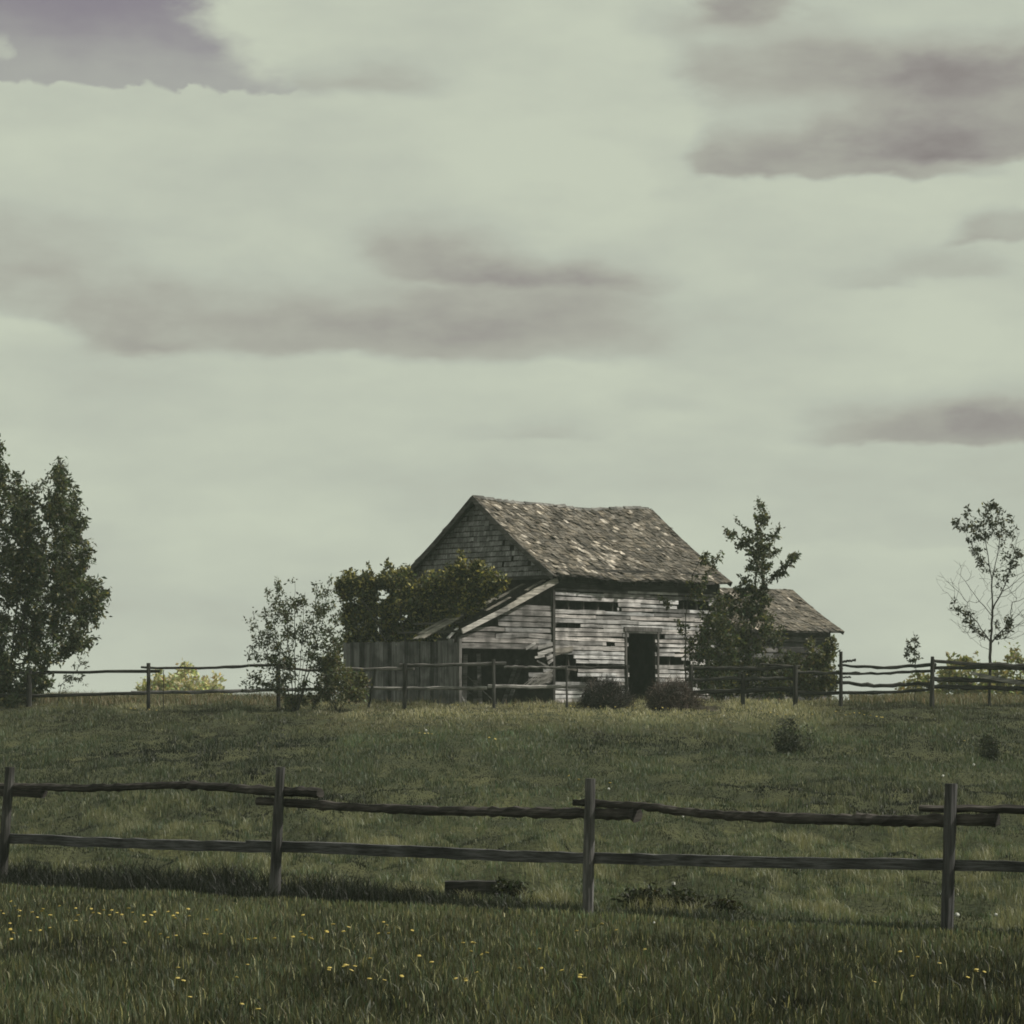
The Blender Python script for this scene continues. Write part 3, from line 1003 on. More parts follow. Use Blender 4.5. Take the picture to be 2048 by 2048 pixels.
# outer wall of upright boards
m = MB(); r = np.random.default_rng(14)
y = -.02
while y < 4.75:
    w = r.uniform(.13, .26)
    g = r.uniform(.10, .20) * (.4 if r.random() < .18 else 1)
    top = EYE + 1.93 - BASEZ + .0 * y + r.normal(0, .018)
    xo = LX + r.normal(0, .012)
    m.hexa([(xo, y, -.3), (xo, y + w - .012, -.3), (xo + .022, y + w - .012, -.3), (xo + .022, y, -.3),
            (xo, y + r.normal(0, .006), top), (xo, y + w - .012, top + r.normal(0, .008)), (xo + .022, y + w - .012, top), (xo + .022, y, top)], (g, g * .985, g * .99))
    y += w
m.box((LX - .05, -.06, -.3), (.1, 0, 0), (0, .07, 0), (0, 0, lt_z(LX) + .2), (.14, .135, .13))
m.build('board_wall', M_VBOARD, barn)
# what is left of its roof
m = MB(); tan = lambda lo, hi: (lambda g: (g * 1.05, g * .98, g * .84))(RNG.uniform(lo, hi))
def along(y, xa, xb, w, c, dz=0.0, th=.03):
    n = 5
    for i in range(n):
        a = xa + (xb - xa) * i / n; b = xa + (xb - xa) * (i + 1) / n
        j0 = RNG.normal(0, .012)
        m.bar((a, y, lt_z(a) + dz), (b, y, lt_z(b) + dz + RNG.normal(0, .006)), w, th, c)
along(-.10, .02, -1.5, .14, tan(.24, .34), .09)
along(.28, -.05, -.8, .12, tan(.16, .24), .09)
along(.42, -1.3, -2.3, .10, tan(.2, .3), .08)
along(.86, -.3, -1.5, .13, tan(.14, .2), .09)
along(1.02, -1.1, -4.2, .20, tan(.18, .26), .07)
along(1.22, -1.6, -4.25, .20, tan(.17, .24), .06)
along(1.45, -2.2, -3.9, .18, tan(.12, .18), .07)
for x in (-.5, -1.35, -2.2, -3.0, -3.65):
    m.bar((x, -.18, lt_z(x) + .03), (x, 2.6, lt_z(x) + .03), .05, .06, (.07, .066, .06))
ltr = m.build('lean_to_roof', M_HBOARD, barn)
for a_, b_, w_, h_, c_ in (((.04, -.17, lt_z(.04) + .04), (-2.0, -.17, lt_z(-2.0) + .03), .035, .15, (.36, .34, .30)),
                          ((-1.95, -.175, lt_z(-1.95) + .02), (LX - .06, -.18, lt_z(LX) + .05), .035, .14, (.40, .385, .355)),
                          ((-2.55, 1.25, lt_z(-2.5) + .05), (-1.95, 1.9, lt_z(-2.0) + .62), .03, .08, (.13, .12, .11)),
                          ((-3.3, .5, lt_z(-3.3) - .02), (-3.75, .42, lt_z(-3.7) - .14), .09, .03, (.5, .5, .48))):
    m = MB(); m.bar(a_, b_, w_, h_, c_); m.build('rafter', M_HBOARD, ltr)
for yy in (1.1, 2.6, 4.5):
    m = MB(); m.box((LX + .03, yy, -.3), (.08, 0, 0), (0, .08, 0), (0, 0, EYE + 2.1 - BASEZ), (.05, .047, .044))
    m.build('lean_to_post', M_DARKWOOD, barn)
m = MB()     # far end of the lean-to, and a dark sheet added as inner shade
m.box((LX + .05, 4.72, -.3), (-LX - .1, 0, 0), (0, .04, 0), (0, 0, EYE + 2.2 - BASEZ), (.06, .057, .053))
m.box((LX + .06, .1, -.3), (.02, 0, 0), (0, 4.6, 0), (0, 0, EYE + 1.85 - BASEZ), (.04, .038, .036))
m.build('lean_to_dark_backing', M_DARKWOOD, barn)

# ------------------------------------------------------------------ shed at the right
SO = CO + D1 * BL + D2 * .45
shed = empty('low_shed', (SO.x, SO.y, BASEZ), A, 'low vine covered shed with brown shingle roof and stovepipe beside the barn', 'shed')
SLn = 6.0; SW = 3.7
SE, SR = EYE + 2.5 - BASEZ, EYE + 3.90 - BASEZ
SS = (SR - SE) / (SW / 2 + .3)
sz = lambda x, d: SR - SS * d - .04 * math.sin(math.pi * min(1, max(0, x / SLn))) - .06 * math.sin(math.pi * d / (SW / 2 + .3))
shingle_roof(shed, sz, .06, SLn + .3, SW / 2 + .3, SW / 2, -1, (.07, .13), .16, lambda x, d, r: r.uniform(.2, .4) if r.random() < (.05 if x < 3 else .01) else 0, 31)
shingle_roof(shed, sz, .06, SLn + .3, SW / 2 + .3, SW / 2, 1, (.07, .13), .3, lambda x, d, r: 0, 32)
m = MB()
plank_rows(m, .1, SLn, -.25, SE + .1, .17, [], .07, .14, seed=17, dark=.3)
m.build('plank_wall', M_HBOARD, shed)
m = MB()
m.box((SLn - .05, .0, -.3), (.05, 0, 0), (0, SW, 0), (0, 0, SE + .35), (.08, .075, .07))
m.box((.1, SW - .05, -.3), (SLn - .2, 0, 0), (0, .05, 0), (0, 0, SE + .35), (.06, .056, .05))
m.v += [(SLn - .02, .02, SE - .1), (SLn - .02, SW - .02, SE - .1), (SLn - .02, SW / 2, SR - .08)]; m.c += [(.07, .066, .06, 1)] * 3; k = len(m.v); m.f.append((k - 3, k - 2, k - 1))
m.build('end_wall', M_VBOARD, shed)
for sg in (-1, 1):
    m = MB()
    for j in range(4):
        R_ = SW / 2 + .3; d0, d1 = R_ * j / 4, R_ * (j + 1) / 4; xx = SLn + .315
        m.bar((xx, SW / 2 + sg * d0, sz(xx, d0) - .05), (xx, SW / 2 + sg * d1, sz(xx, d1) - .05), .024, .12, (.09, .083, .07))
    m.build('rake_board', M_HBOARD, shed)
m = MB()
cx = 4.95; cy = SW / 2 + .05
m.tube([(cx, cy, SR - .2), (cx, cy, SR + .3), (cx, cy, SR + .68)], [.06, .058, .058], (.05, .048, .045), 10, 0)
m.tube([(cx, cy, SR + .6), (cx, cy, SR + .64)], [.07, .07], (.05, .048, .045), 10, 0)
m.build('stovepipe', plain_mat('rusty_pipe', (.045, .042, .04), .6, 12, .4, .4), shed)

# ------------------------------------------------------------------ back fence, left run (two rails) and right run (four rails)
BY = 80.6
bfY = lambda px, off=0.0: BY + off + .25 * math.sin(px * .012)
bf = empty('pole_fence', (-5, BY, float(gz(-5, BY))), 0, 'thin two rail pole fence on the crest left of the barn door', 'fence')
DK = (.035, .033, .03); MID = (.10, .095, .09); PALE = (.24, .23, .22)
for (tx, ty, bx, by, wt, wb, c) in ((58, 1338, 58, 1418, 11, 12, (.05, .048, .045)), (297, 1326, 297, 1407, 8, 8, DK), (556, 1325, 557, 1404, 9, 9, DK),
                                    (751, 1338, 738, 1408, 6, 5, DK), (810, 1327, 809, 1408, 10, 8, (.04, .038, .035)), (987, 1318, 988, 1408, 7, 7, (.06, .058, .055)),
                                    (1133, 1332, 1134, 1405, 4, 5, (.06,.057,.054)), (-230, 1335, -231, 1418, 10, 11, DK), (1253, 1330, 1254, 1405, 6, 6, DK)):
    post('post', (tx, ty), (bx, by), wt, wb, bfY(bx), c, bf, 7)
for pts, th, off, c in (([(-280, 1350), (-60, 1349), (63, 1345), (200, 1344), (320, 1342)], [5, 5, 6], .08, DK),
                        ([(282, 1334), (375, 1337), (450, 1335), (509, 1331), (565, 1330)], [4, 5, 5], .05, DK),
                        ([(548, 1334), (617, 1341), (681, 1339), (760, 1338), (828, 1337)], [5, 6, 7], .08, (.17, .16, .15)),
                        ([(799, 1330), (870, 1331), (940, 1329), (1012, 1327)], [6, 6, 7], .06, MID),
                        ([(1008, 1334), (1070, 1334), (1135, 1336)], [4, 4, 5], .05, PALE),
                        ([(1120, 1333), (1180, 1336), (1258, 1333)], [5, 5, 5], .08, DK),
                        ([(-270, 1393), (42, 1391), (198, 1389), (290, 1386)], [6, 6, 6], .06, (.06, .057, .055)),
                        ([(262, 1385), (400, 1384), (509, 1381), (630, 1378)], [6, 7, 6], .08, (.12, .115, .115)),
                        ([(615, 1379), (726, 1377), (850, 1377), (974, 1376)], [5, 6, 7], .06, PALE),
                        ([(976, 1373), (1080, 1374), (1160, 1373), (1256, 1372)], [7, 8, 6], .07, PALE)):
    log_rail('rail', pts, th, off, c, bf, bfY, 6, .2, 18, .008)
m = MB(); q = P(327, 1340, BY - .3); g = float(gz(q.x, q.y)); m.tube([(q.x, q.y, g - .1), q], [.010, .010], (.03, .03, .03), 5, 0)
o = m.build('wire_stake', M_POST); c0 = Vector((q.x, q.y, g)); o.data.transform(Matrix.Translation(-c0)); o.location = c0
tag(o, 'thin upright iron stake by the left post of the pole fence', 'stake')

rfY = lambda px, off=0.0: BY + .3 + off + .3 * math.sin(px * .01 + 1)
rfn = empty('log_fence', (9, BY, float(gz(9, BY))), 0, 'dark four rail log fence on the crest right of the barn', 'fence')
for (tx, ty, bx, by, wt, wb, c) in ((1382, 1330, 1382, 1400, 8, 9, DK), (1486, 1348, 1486, 1400, 9, 9, DK), (1591, 1330, 1591, 1398, 10, 11, DK), (1682, 1303, 1682, 1400, 7, 8, DK),
                                    (1865, 1313, 1864, 1406, 8, 12, DK), (2090, 1315, 2090, 1408, 10, 12, DK), (2300, 1315, 2300, 1408, 10, 12, DK)):
    post('post', (tx, ty), (bx, by), wt, wb, rfY(bx), c, rfn, 7)
for pts, th, c in (([(1370, 1338), (1411, 1336), (1500, 1338), (1600, 1333)], [6, 7, 6], DK), ([(1520, 1329), (1600, 1333)], [4, 4], (.07, .065, .06)), ([(1372, 1360), (1480, 1358), (1596, 1357)], [6, 7, 6], (.05, .048, .045)),
                   ([(1372, 1384), (1480, 1382), (1592, 1376)], [8, 8, 9], DK), ([(1590, 1343), (1650, 1346), (1720, 1347)], [5, 5, 5], (.055, .052, .05)),
                   ([(1580, 1384), (1660, 1386), (1764, 1386), (1859, 1378)], [7, 6, 5], DK), ([(1676, 1331), (1764, 1336), (1872, 1329)], [5, 6, 7], DK),
                   ([(1678, 1348), (1764, 1347), (1870, 1341)], [4, 5, 6], DK), ([(1672, 1364), (1764, 1372), (1862, 1366)], [6, 7, 6], DK),
                   ([(1682, 1324), (1712, 1320)], [4, 4], DK), ([(1682, 1355), (1702, 1354)], [3, 3], DK),
                   ([(1862, 1320), (1910, 1327), (1953, 1330), (2048, 1331), (2110, 1333)], [6, 8, 9, 10], DK), ([(1868, 1336), (1960, 1335), (2100, 1340)], [7, 7, 8], DK),
                   ([(1862, 1356), (1970, 1361), (2100, 1366)], [8, 8, 9], DK), ([(1852, 1372), (1960, 1375), (2100, 1378)], [7, 8, 8], DK),
                   ([(2070, 1333), (2310, 1336)], [9, 8], DK), ([(2070, 1364), (2310, 1366)], [9, 8], DK), ([(2070, 1380), (2310, 1382)], [9, 8], DK)):
    log_rail('rail', pts, th, .06, c, rfn, rfY, 6, .25, 16, .01)
m = MB()
a = P(1943, 1346, BY - .1); b = P(2085, 1374, BY - .35); m.bar(a, b, .03, .075, (.27, .26, .25))
m.bar(P(1960, 1354, BY - .15), P(2040, 1369, BY - .2), .02, .03, (.33, .31, .30))
o = m.build('leaning_board', M_HBOARD); c0 = (a + b) / 2; o.data.transform(Matrix.Translation(-c0)); o.location = c0
tag(o, 'pale split board leaning on the log fence by the sparse tree', 'board')
m = MB(); a = P(1735, 1392, BY - .2)
for i in range(3):
    q = P(1690 + i * 95 + (60 if i == 2 else 0), 1400, BY + .9); 
b0 = P(1975, 1399, BY + 1); 

# ------------------------------------------------------------------ trees and shrubs
TY = 82.6
make_tree('broadleaf_tree', 'big dark leafy tree cut by the left edge behind the fence', 'tree', G(-35, TY),
          [[G(-35, TY, -.2), P(-30, 1330, TY), P(-45, 1180, TY), P(-40, 1000, TY), P(-10, 900, TY)],
           [G(-20, TY, -.2), P(20, 1330, TY), P(60, 1200, TY), P(100, 1050, TY), P(116, 950, TY)],
           [P(20, 1330, TY), P(35, 1200, TY), P(55, 1060, TY), P(68, 985, TY)],
           [G(-50, TY, -.2), P(-110, 1300, TY), P(-170, 1100, TY), P(-190, 950, TY)]],
          [[(-220, 1000), (-120, 910), (-30, 885), (8, 893), (3, 960), (30, 945), (52, 985), (80, 960), (103, 990), (112, 932), (126, 930), (140, 985), (155, 990), (152, 1035), (172, 1060), (170, 1100),
            (186, 1095), (172, 1130), (186, 1150), (184, 1170), (210, 1180), (198, 1215), (218, 1240), (170, 1262), (186, 1282), (110, 1312), (70, 1330), (100, 1370), (60, 1400), (20, 1412), (-60, 1405), (-160, 1330), (-230, 1200)]],
          TY, [820], 60000, .145, (.046, .057, .028), .25, .75, .35, .42, .07, (.15, .14, .055), r0=.0055, wander=.07)
make_tree('sapling', 'thin leaning sapling with few leaves between the left tree and fence post', 'sapling', G(112, 81.3),
          [[G(112, 81.3, -.1), P(122, 1370, 81.3), P(150, 1345, 81.3), P(172, 1312, 81.3)]],
          [[(115, 1375), (130, 1345), (165, 1310), (178, 1312), (172, 1350), (170, 1368), (130, 1388)]], 81.3, [26], 240, .09, (.04, .048, .022), .05, .5, .35, .4, r0=.003, wander=.05)
make_tree('tall_shrub', 'airy many stemmed shrub standing at the pole fence left of the barn', 'shrub', G(592, 79.6),
          [[G(592, 79.6, -.12), P(590 + dx * .22, 1395, 79.6 + dyy), P(590 + dx * .5, 1340, 79.6 + dyy), P(590 + dx, ty, 79.6 + dyy * 2)] for dx, ty, dyy in
           ((-85, 1225, .1), (-50, 1215, -.2), (-20, 1190, .2), (0, 1165, 0), (20, 1185, -.2), (45, 1180, .25), (60, 1220, -.1), (-70, 1290, .3), (30, 1250, .4))],
          [[(487, 1240), (512, 1216), (530, 1235), (533, 1175), (548, 1190), (558, 1160), (580, 1155), (592, 1185), (610, 1200), (625, 1180), (636, 1165), (645, 1195), (662, 1150), (672, 1170), (660, 1200), (680, 1230), (690, 1265),
            (678, 1310), (690, 1370), (640, 1385), (540, 1385), (480, 1370), (478, 1355), (520, 1345), (525, 1320), (487, 1315), (505, 1290), (520, 1280), (492, 1262)]],
          79.6, [300], 5200, .10, (.048, .057, .029), .15, .55, .1, .45, .04, r0=.0045, wander=.05, trunk='trunk')
b = G(640, 79.2)
make_tree('low_shrub', 'dense low green shrub at the foot of the grey board wall', 'shrub', G(680, 79.8),
          [[G(675, 79.8, -.1), P(665 + dx, 1330 + abs(dx) * .5, 79.8)] for dx in (-25, -8, 12, 35, 55)],
          [[(640, 1335), (655, 1305), (672, 1300), (688, 1322), (690, 1345), (715, 1345), (735, 1360), (725, 1395), (650, 1408), (560, 1408), (590, 1385), (640, 1375)]],
          79.8, [130], 4600, .095, (.090, .094, .045), .16, .6, .0, .5, .06, r0=.004)
make_tree('overgrown_bush', 'large bright tipped bush growing out of the collapsed lean-to', 'bush', G(850, 85.6),
          [[G(850, 85.6, -.1), P(770, 1280, 86.6), P(720, 1190, 87.4)], [G(850, 85.6, -.1), P(860, 1240, 85.6), P(870, 1170, 85.5)], [G(850, 85.6, -.1), P(925, 1240, 84.8), P(960, 1175, 84.2)], [G(850, 85.6, -.1), P(800, 1240, 86.2), P(800, 1160, 86.4)]],
          [[(700, 1250), (672, 1232), (698, 1205), (676, 1178), (700, 1138), (716, 1172), (738, 1140), (752, 1162), (772, 1126), (790, 1156), (815, 1130), (832, 1168), (862, 1140), (884, 1162), (905, 1140), (928, 1105), (946, 1140), (962, 1128), (985, 1150), (1018, 1160), (990, 1185), (960, 1210), (930, 1225), (880, 1262), (840, 1285), (740, 1290), (685, 1290)]],
          86.3, [520], 30000, .12, (.058, .063, .026), .19, .22, -.1, .55, .22, (.30, .275, .095), r0=.005, shear=-.0144, sx0=850)
make_tree('young_tree', 'young leafy tree in front of the right end of the barn wall', 'tree', G(1371, 83.2),
          [[G(1371, 83.2, -.1), P(1371, 1300, 83.2), P(1374, 1215, 83.2), P(1385, 1150, 83.2), P(1408, 1100, 83.2)], [P(1371, 1300, 83.2), P(1410, 1260, 83.2), P(1445, 1230, 83.3)]],
          [[(1395, 1120), (1410, 1082), (1425, 1120), (1446, 1103), (1440, 1128), (1420, 1150), (1405, 1180), (1392, 1205), (1380, 1180)],
           [(1405, 1200), (1440, 1190), (1460, 1230), (1475, 1290), (1470, 1375), (1385, 1375), (1376, 1300), (1395, 1260)],
           [(1312, 1175), (1335, 1180), (1345, 1215), (1330, 1215)], [(1348, 1235), (1372, 1240), (1368, 1280), (1352, 1262)]],
          83.2, [34, 105, 7, 9], 3400, .11, (.050, .058, .028), .13, .5, .1, .5, .06, r0=.005, pspread=[.11, .17, .08, .10])
make_tree('wild_plum_tree', 'loose topped leafy tree rising in front of the shed roof', 'tree', G(1495, 87.0),
          [[G(1495, 87, -.1), P(1498, 1290, 87), P(1510, 1180, 87), P(1520, 1080, 87), P(1524, 1015, 87)],
           [P(1498, 1300, 87), P(1460, 1250, 87), P(1440, 1215, 87)], [P(1497, 1320, 87), P(1530, 1270, 87), P(1550, 1235, 87)]],
          [[(1420, 1225), (1450, 1205), (1500, 1200), (1525, 1215), (1560, 1265), (1590, 1330), (1580, 1388), (1400, 1388), (1398, 1290)],
           [(1450, 1195), (1480, 1180), (1530, 1185), (1550, 1205), (1520, 1215), (1450, 1210)],
           [(1470, 1180), (1490, 1150), (1500, 1120), (1478, 1095), (1455, 1072), (1452, 1062), (1475, 1068), (1490, 1090), (1490, 1060), (1470, 1045), (1472, 1035), (1488, 1045), (1500, 1060), (1515, 1070), (1508, 1030), (1518, 1002), (1535, 1015), (1530, 1055), (1528, 1080), (1548, 1065), (1560, 1045), (1566, 1055), (1555, 1075), (1540, 1095), (1560, 1105), (1545, 1115), (1550, 1150), (1570, 1125), (1590, 1105), (1607, 1103), (1595, 1122), (1575, 1145), (1545, 1160), (1530, 1185)]],
          87.0, [260, 22, 135], 14000, .115, (.054, .062, .031), .18, .45, .1, .5, .05, r0=.0048, wander=.05, pspread=[.19, .14, .115])
make_tree('wall_vine', 'green vine bush covering the right corner of the shed', 'vine', G(1630, 93.5),
          [[G(1622, 93.5, -.1), P(1600 + i * 17, 1330, 93.6), P(1602 + i * 16, 1280, 93.8)] for i in range(4)],
          [[(1575, 1345), (1592, 1310), (1606, 1330), (1622, 1282), (1636, 1312), (1654, 1274), (1670, 1290), (1664, 1325), (1676, 1350), (1660, 1386), (1565, 1386)]],
          93.6, [120], 6500, .12, (.080, .085, .032), .18, .35, .1, .55, .06, r0=.004)
make_tree('sparse_tree', 'slender half bare tree at the log fence near the right edge', 'tree', G(1979, 81.6),
          [[G(1979, 81.6, -.2), P(1981, 1300, 81.6), P(1985, 1220, 81.6), P(1984, 1160, 81.6), P(1976, 1110, 81.6), P(1966, 1060, 81.6), P(1972, 1012, 81.6)],
           [P(1985, 1215, 81.6), P(2010, 1170, 81.6), P(2025, 1120, 81.5), P(2036, 1070, 81.5)], [P(1984, 1165, 81.6), P(1995, 1110, 81.7), P(2003, 1050, 81.7)],
           [P(1982, 1285, 81.6), P(1955, 1245, 81.5), P(1925, 1215, 81.5)], [P(1983, 1240, 81.6), P(1950, 1190, 81.7), P(1920, 1150, 81.7)], [P(1982, 1290, 81.6), P(2015, 1250, 81.7), P(2045, 1220, 81.7)]],
          [[(1908, 1045), (1920, 1035), (1935, 1005), (1950, 1025), (1962, 1005), (1985, 1000), (1998, 1018), (2020, 1030), (2035, 1045), (2028, 1070), (2005, 1095), (1985, 1070), (1970, 1085), (1955, 1120), (1945, 1100), (1925, 1075)],
           [(1950, 1080), (1965, 1100), (1978, 1150), (1968, 1165), (1955, 1125)], [(1905, 1190), (1930, 1210), (1965, 1250), (1985, 1275), (1970, 1280), (1930, 1240), (1905, 1215)], [(1990, 1250), (2030, 1210), (2035, 1240), (2000, 1290)], [(1990, 1120), (2030, 1080), (2040, 1110), (2010, 1180), (1995, 1180)]],
          81.6, [74, 12, 18, 10, 16], 1900, .10, (.034, .038, .02), .10, .6, .25, .5, .02, r0=.0030, wander=.035, bare_tips=520, power=2.1, up=1.3, step=.18,
          bare_poly=[(1865, 1150), (1880, 1140), (1915, 1165), (1900, 1120), (1925, 1110), (1950, 1150), (1950, 1120), (1975, 1060), (2030, 1060), (2080, 1080), (2110, 1150), (2090, 1240), (2020, 1290), (1985, 1285), (1940, 1280), (1900, 1250), (1885, 1200)])
make_tree('sapling', 'small thin sapling between two posts of the log fence', 'sapling', G(1828, 83.0),
          [[G(1830, 83, -.1), P(1832, 1340, 83), P(1826, 1262, 83)]],
          [[(1825, 1258), (1835, 1280), (1848, 1300), (1840, 1320), (1828, 1335), (1810, 1310), (1812, 1290)]], 83.0, [24], 300, .09, (.04, .045, .025), .06, .5, .2, .5, r0=.003)
# scrub far behind the crest
def far_shrub(label, px, Y, wpx, top, ntip, nl, col, group, bot=1420):
    h = top
    poly = []
    k = 14
    for i in range(k + 1):
        a = math.pi * i / k
        rr = 1 + .22 * (RNG.random() - .5)
        poly.append((px - math.cos(a) * wpx / 2 * rr, bot - 10 - (bot - 10 - top) * math.sin(a) ** .7 * rr))
    poly += [(px + wpx * .4, bot + 15), (px - wpx * .4, bot + 15)]
    make_tree('distant_shrub', label, 'shrub', G(px, Y), [[G(px, Y, -.1), P(px + dx, top + (bot - top) * .35, Y)] for dx in (-wpx * .2, 0, wpx * .22)], [poly], Y, [ntip], nl, .20, col, .22, .6, 0, .55, .1, (.34, .32, .13),
              r0=.008, step=.4, group=group, var=.25)


PG = 'pale shrubs beyond the crest'
far_shrub('pale yellow green shrub behind the pole fence, nearest its left post', 318, 128, 90, 1345, 90, 2600, (.36, .36, .19), PG)  # left three shrubs: paleness of haze and sun put into the leaf colour
far_shrub('rounded pale yellow shrub in the gap of the pole fence, taller one', 372, 135, 90, 1336, 90, 2600, (.46, .45, .27), PG)
far_shrub('lower pale shrub just left of the airy many stemmed shrub', 425, 140, 70, 1354, 60, 1600, (.46, .45, .28), PG)
far_shrub('yellow green shrub seen through the log fence left of its tall post', 1838, 120, 80, 1352, 60, 1500, (.21, .21, .085), PG)
far_shrub('wide yellow green shrub behind the log fence left of the sparse tree trunk', 1930, 118, 110, 1308, 110, 3200, (.21, .21, .085), PG)
far_shrub('yellow green shrub behind the log fence right of the sparse tree trunk', 2022, 120, 90, 1300, 90, 2600, (.20, .20, .08), PG)

# brush heaps before the barn
def brush_heap(label, px, Y, wpx, hpx, n, cols, pale):
    b = G(px, Y); root = empty('brush_heap', b, 0, label, 'brush heap')
    W = wpx / F * Y / 2; H = hpx / F * Y
    m = MB(); r = random.Random(px)
    k = 12; rings = 5
    o0 = 0
    for j in range(rings + 1):
        ph = math.pi / 2 * j / rings
        for i in range(k):
            a = 2 * math.pi * i / k; q = .66 + .2 * (r.random() - .5)
            m.v.append((math.cos(a) * math.cos(ph) * W * q, math.sin(a) * math.cos(ph) * W * .7 * q, math.sin(ph) * H * q - .03)); m.c.append((*[c * .5 for c in cols], 1))
    for j in range(rings):
        for i in range(k):
            i2 = (i + 1) % k
            m.f.append((j * k + i, j * k + i2, (j + 1) * k + i2, (j + 1) * k + i))
    m.build('core', M_DARKWOOD, root)
    m = MB()
    for i in range(n):
        a = RNG.uniform(0, 2 * np.pi); ph = math.asin(RNG.random() ** .8)
        q = (.70 + .42 * float(vnoise(a * 2.2 + px, ph * 3.0))) * RNG.uniform(.8, 1.12)
        p = Vector((math.cos(a) * math.cos(ph) * W * q, math.sin(a) * math.cos(ph) * W * .7 * q, math.sin(ph) * H * q))
        d = Vector(RNG.normal(0, 1, 3)); d = (d + p.normalized() * .7 + Vector((0, 0, .3))).normalized() * RNG.uniform(.06, .30) * (1.4 if RNG.random() < .1 else 1)
        g = RNG.uniform(.5, 1.4); c = [x * g for x in cols]
        if RNG.random() < pale: c = [.17 * g, .13 * g, .11 * g]
        m.tube([p - d * .6, p + d * .1 + Vector(RNG.normal(0, .012, 3)), p + d * .6], [.006, .005, .003], c, 3, 0, False)
    m.build('twigs', M_BARK, root)


brush_heap('dark rounded heap of dry brush before the barn, left of the doorway', 1210, 79.4, 108, 60, 1900, (.035, .030, .027), .05)
brush_heap('reddish brown heap of dry brush before the barn, right of the doorway', 1343, 79.2, 112, 56, 1900, (.060, .042, .036), .16)
m = MB()
for i in range(40):
    p = Vector((RNG.uniform(-.3, .32), RNG.uniform(-.15, .15), RNG.uniform(.0, .12))); d = Vector((RNG.uniform(.05, .25), RNG.normal(0, .05), RNG.uniform(-.04, .06)))
    m.tube([p - d, p, p + d * .8], [.010, .012, .006], (.20, .17, .14), 3, 0, False)
o = m.build('straw_heap', M_BARK); o.location = G(1415, 79.0); tag(o, 'small pale heap of dry stalks beside the reddish brush heap', 'straw')

# ------------------------------------------------------------------ dandelions
M_YEL = plain_mat('dandelion_yellow', (.36, .28, .055), .6, 40, .2)
M_CLOCK = plain_mat('seed_head_white', (.45, .46, .42), .8, 40, .1)


def flower_mesh(name, mat, r, ball):
    v, f, mi = [], [], []
    k = 8
    # stem
    for z in (0, 1):
        for i in range(3):
            a = 2 * math.pi * i / 3; v.append((.002 * math.cos(a) + .01 * z, .002 * math.sin(a), -.14 + .14 * z))
    for i in range(3):
        f.append((i, (i + 1) % 3, 3 + (i + 1) % 3, 3 + i)); mi.append(1)
    prof = [(.0, -.25), (.7, -.1), (1, .12), (.75, .34), (.0, .42)] if not ball else [(0, -1), (.7, -.7), (1, 0), (.7, .7), (0, 1)]
    o = len(v)
    for q, z in prof:
        for i in range(k):
            a = 2 * math.pi * i / k; w = 1 if not ball else 1
            rr = r * q * (1.12 if i % 2 else .92)
            v.append((rr * math.cos(a) + .01, rr * math.sin(a), r * z))
    for j in range(len(prof) - 1):
        for i in range(k):
            i2 = (i + 1) % k; f.append((o + j * k + i, o + j * k + i2, o + (j + 1) * k + i2, o + (j + 1) * k + i)); mi.append(0)
    me = bpy.data.meshes.new(name); me.from_pydata(v, [], f)
    me.materials.append(mat); me.materials.append(M_STEM)
    me.polygons.foreach_set('material_index', mi); me.update()
    return me


M_STEM = plain_mat('flower_stem', (.06, .07, .03), .7, 20, .2)
fl = flower_mesh('dandelion', M_YEL, .0140, False)
ck = flower_mesh('dandelion_clock', M_CLOCK, .017, True)
flowers = []


def flower(me, px, py, label, cat, group, hz=.13, sc=1.0, Y=None):
    if Y is None:    # find the ground under that point of the picture
        lo, hi = 15., 82.
        for Yt in np.arange(15, 84, .15):
            x = (px - HX) / F * Yt
            if EYE + (HY - py) / F * Yt < float(gz(x, Yt)) + hz * sc:
                Y = Yt; break
        else:
            Y = 82.
    x = (px - HX) / F * Y
    o = bpy.data.objects.new(me.name, me); COL.objects.link(o)
    o.location = (x, Y, float(gz(x, Y)) + hz * sc); o.scale = (sc, sc, sc)
    o.rotation_euler = (RNG.normal(0, .25), RNG.normal(0, .25), RNG.random() * 6)
    return tag(o, label, cat, group)


zs = 2.76
fgs = [(5, 890), (20, 903), (108, 922), (95, 885), (115, 893), (180, 897), (235, 892), (240, 882), (203, 927), (270, 916), (322, 866), (412, 944), (432, 916), (510, 878), (515, 908), (545, 905), (610, 893), (600, 918), (575, 890), (645, 903),
       (680, 910), (715, 880), (738, 902), (785, 915), (828, 916), (848, 895), (795, 952), (925, 898), (985, 902), (955, 918), (1035, 883), (965, 930), (1038, 920), (1188, 888), (1135, 938), (58, 957), (65, 990), (55, 1055), (80, 1018), (168, 1000),
       (275, 983), (215, 998), (893, 1016), (930, 1036), (980, 1030), (1120, 1020), (1143, 1021), (1212, 1020), (1375, 1048), (1400, 1048), (1510, 1045), (1620, 1035), (1650, 1010), (1680, 1028), (1715, 1045), (1680, 920), (1835, 968), (1895, 1003), (1805, 1005),
       (978, 1212), (985, 1266), (1005, 1277), (1055, 1367), (1345, 1407), (1375, 1190), (1300, 1255), (1810, 1205), (1895, 1195), (690, 1072), (55, 840), (80, 870), (415, 880), (1430, 1437), (1925, 1195)]
DG = 'dandelions in the meadow grass'
for a, b in fgs:
    flower(fl, a / zs, 1500 + b / zs, 'yellow dandelion head in the grass in front of the near fence', 'dandelion', DG, sc=1.0 + .3 * RNG.random())
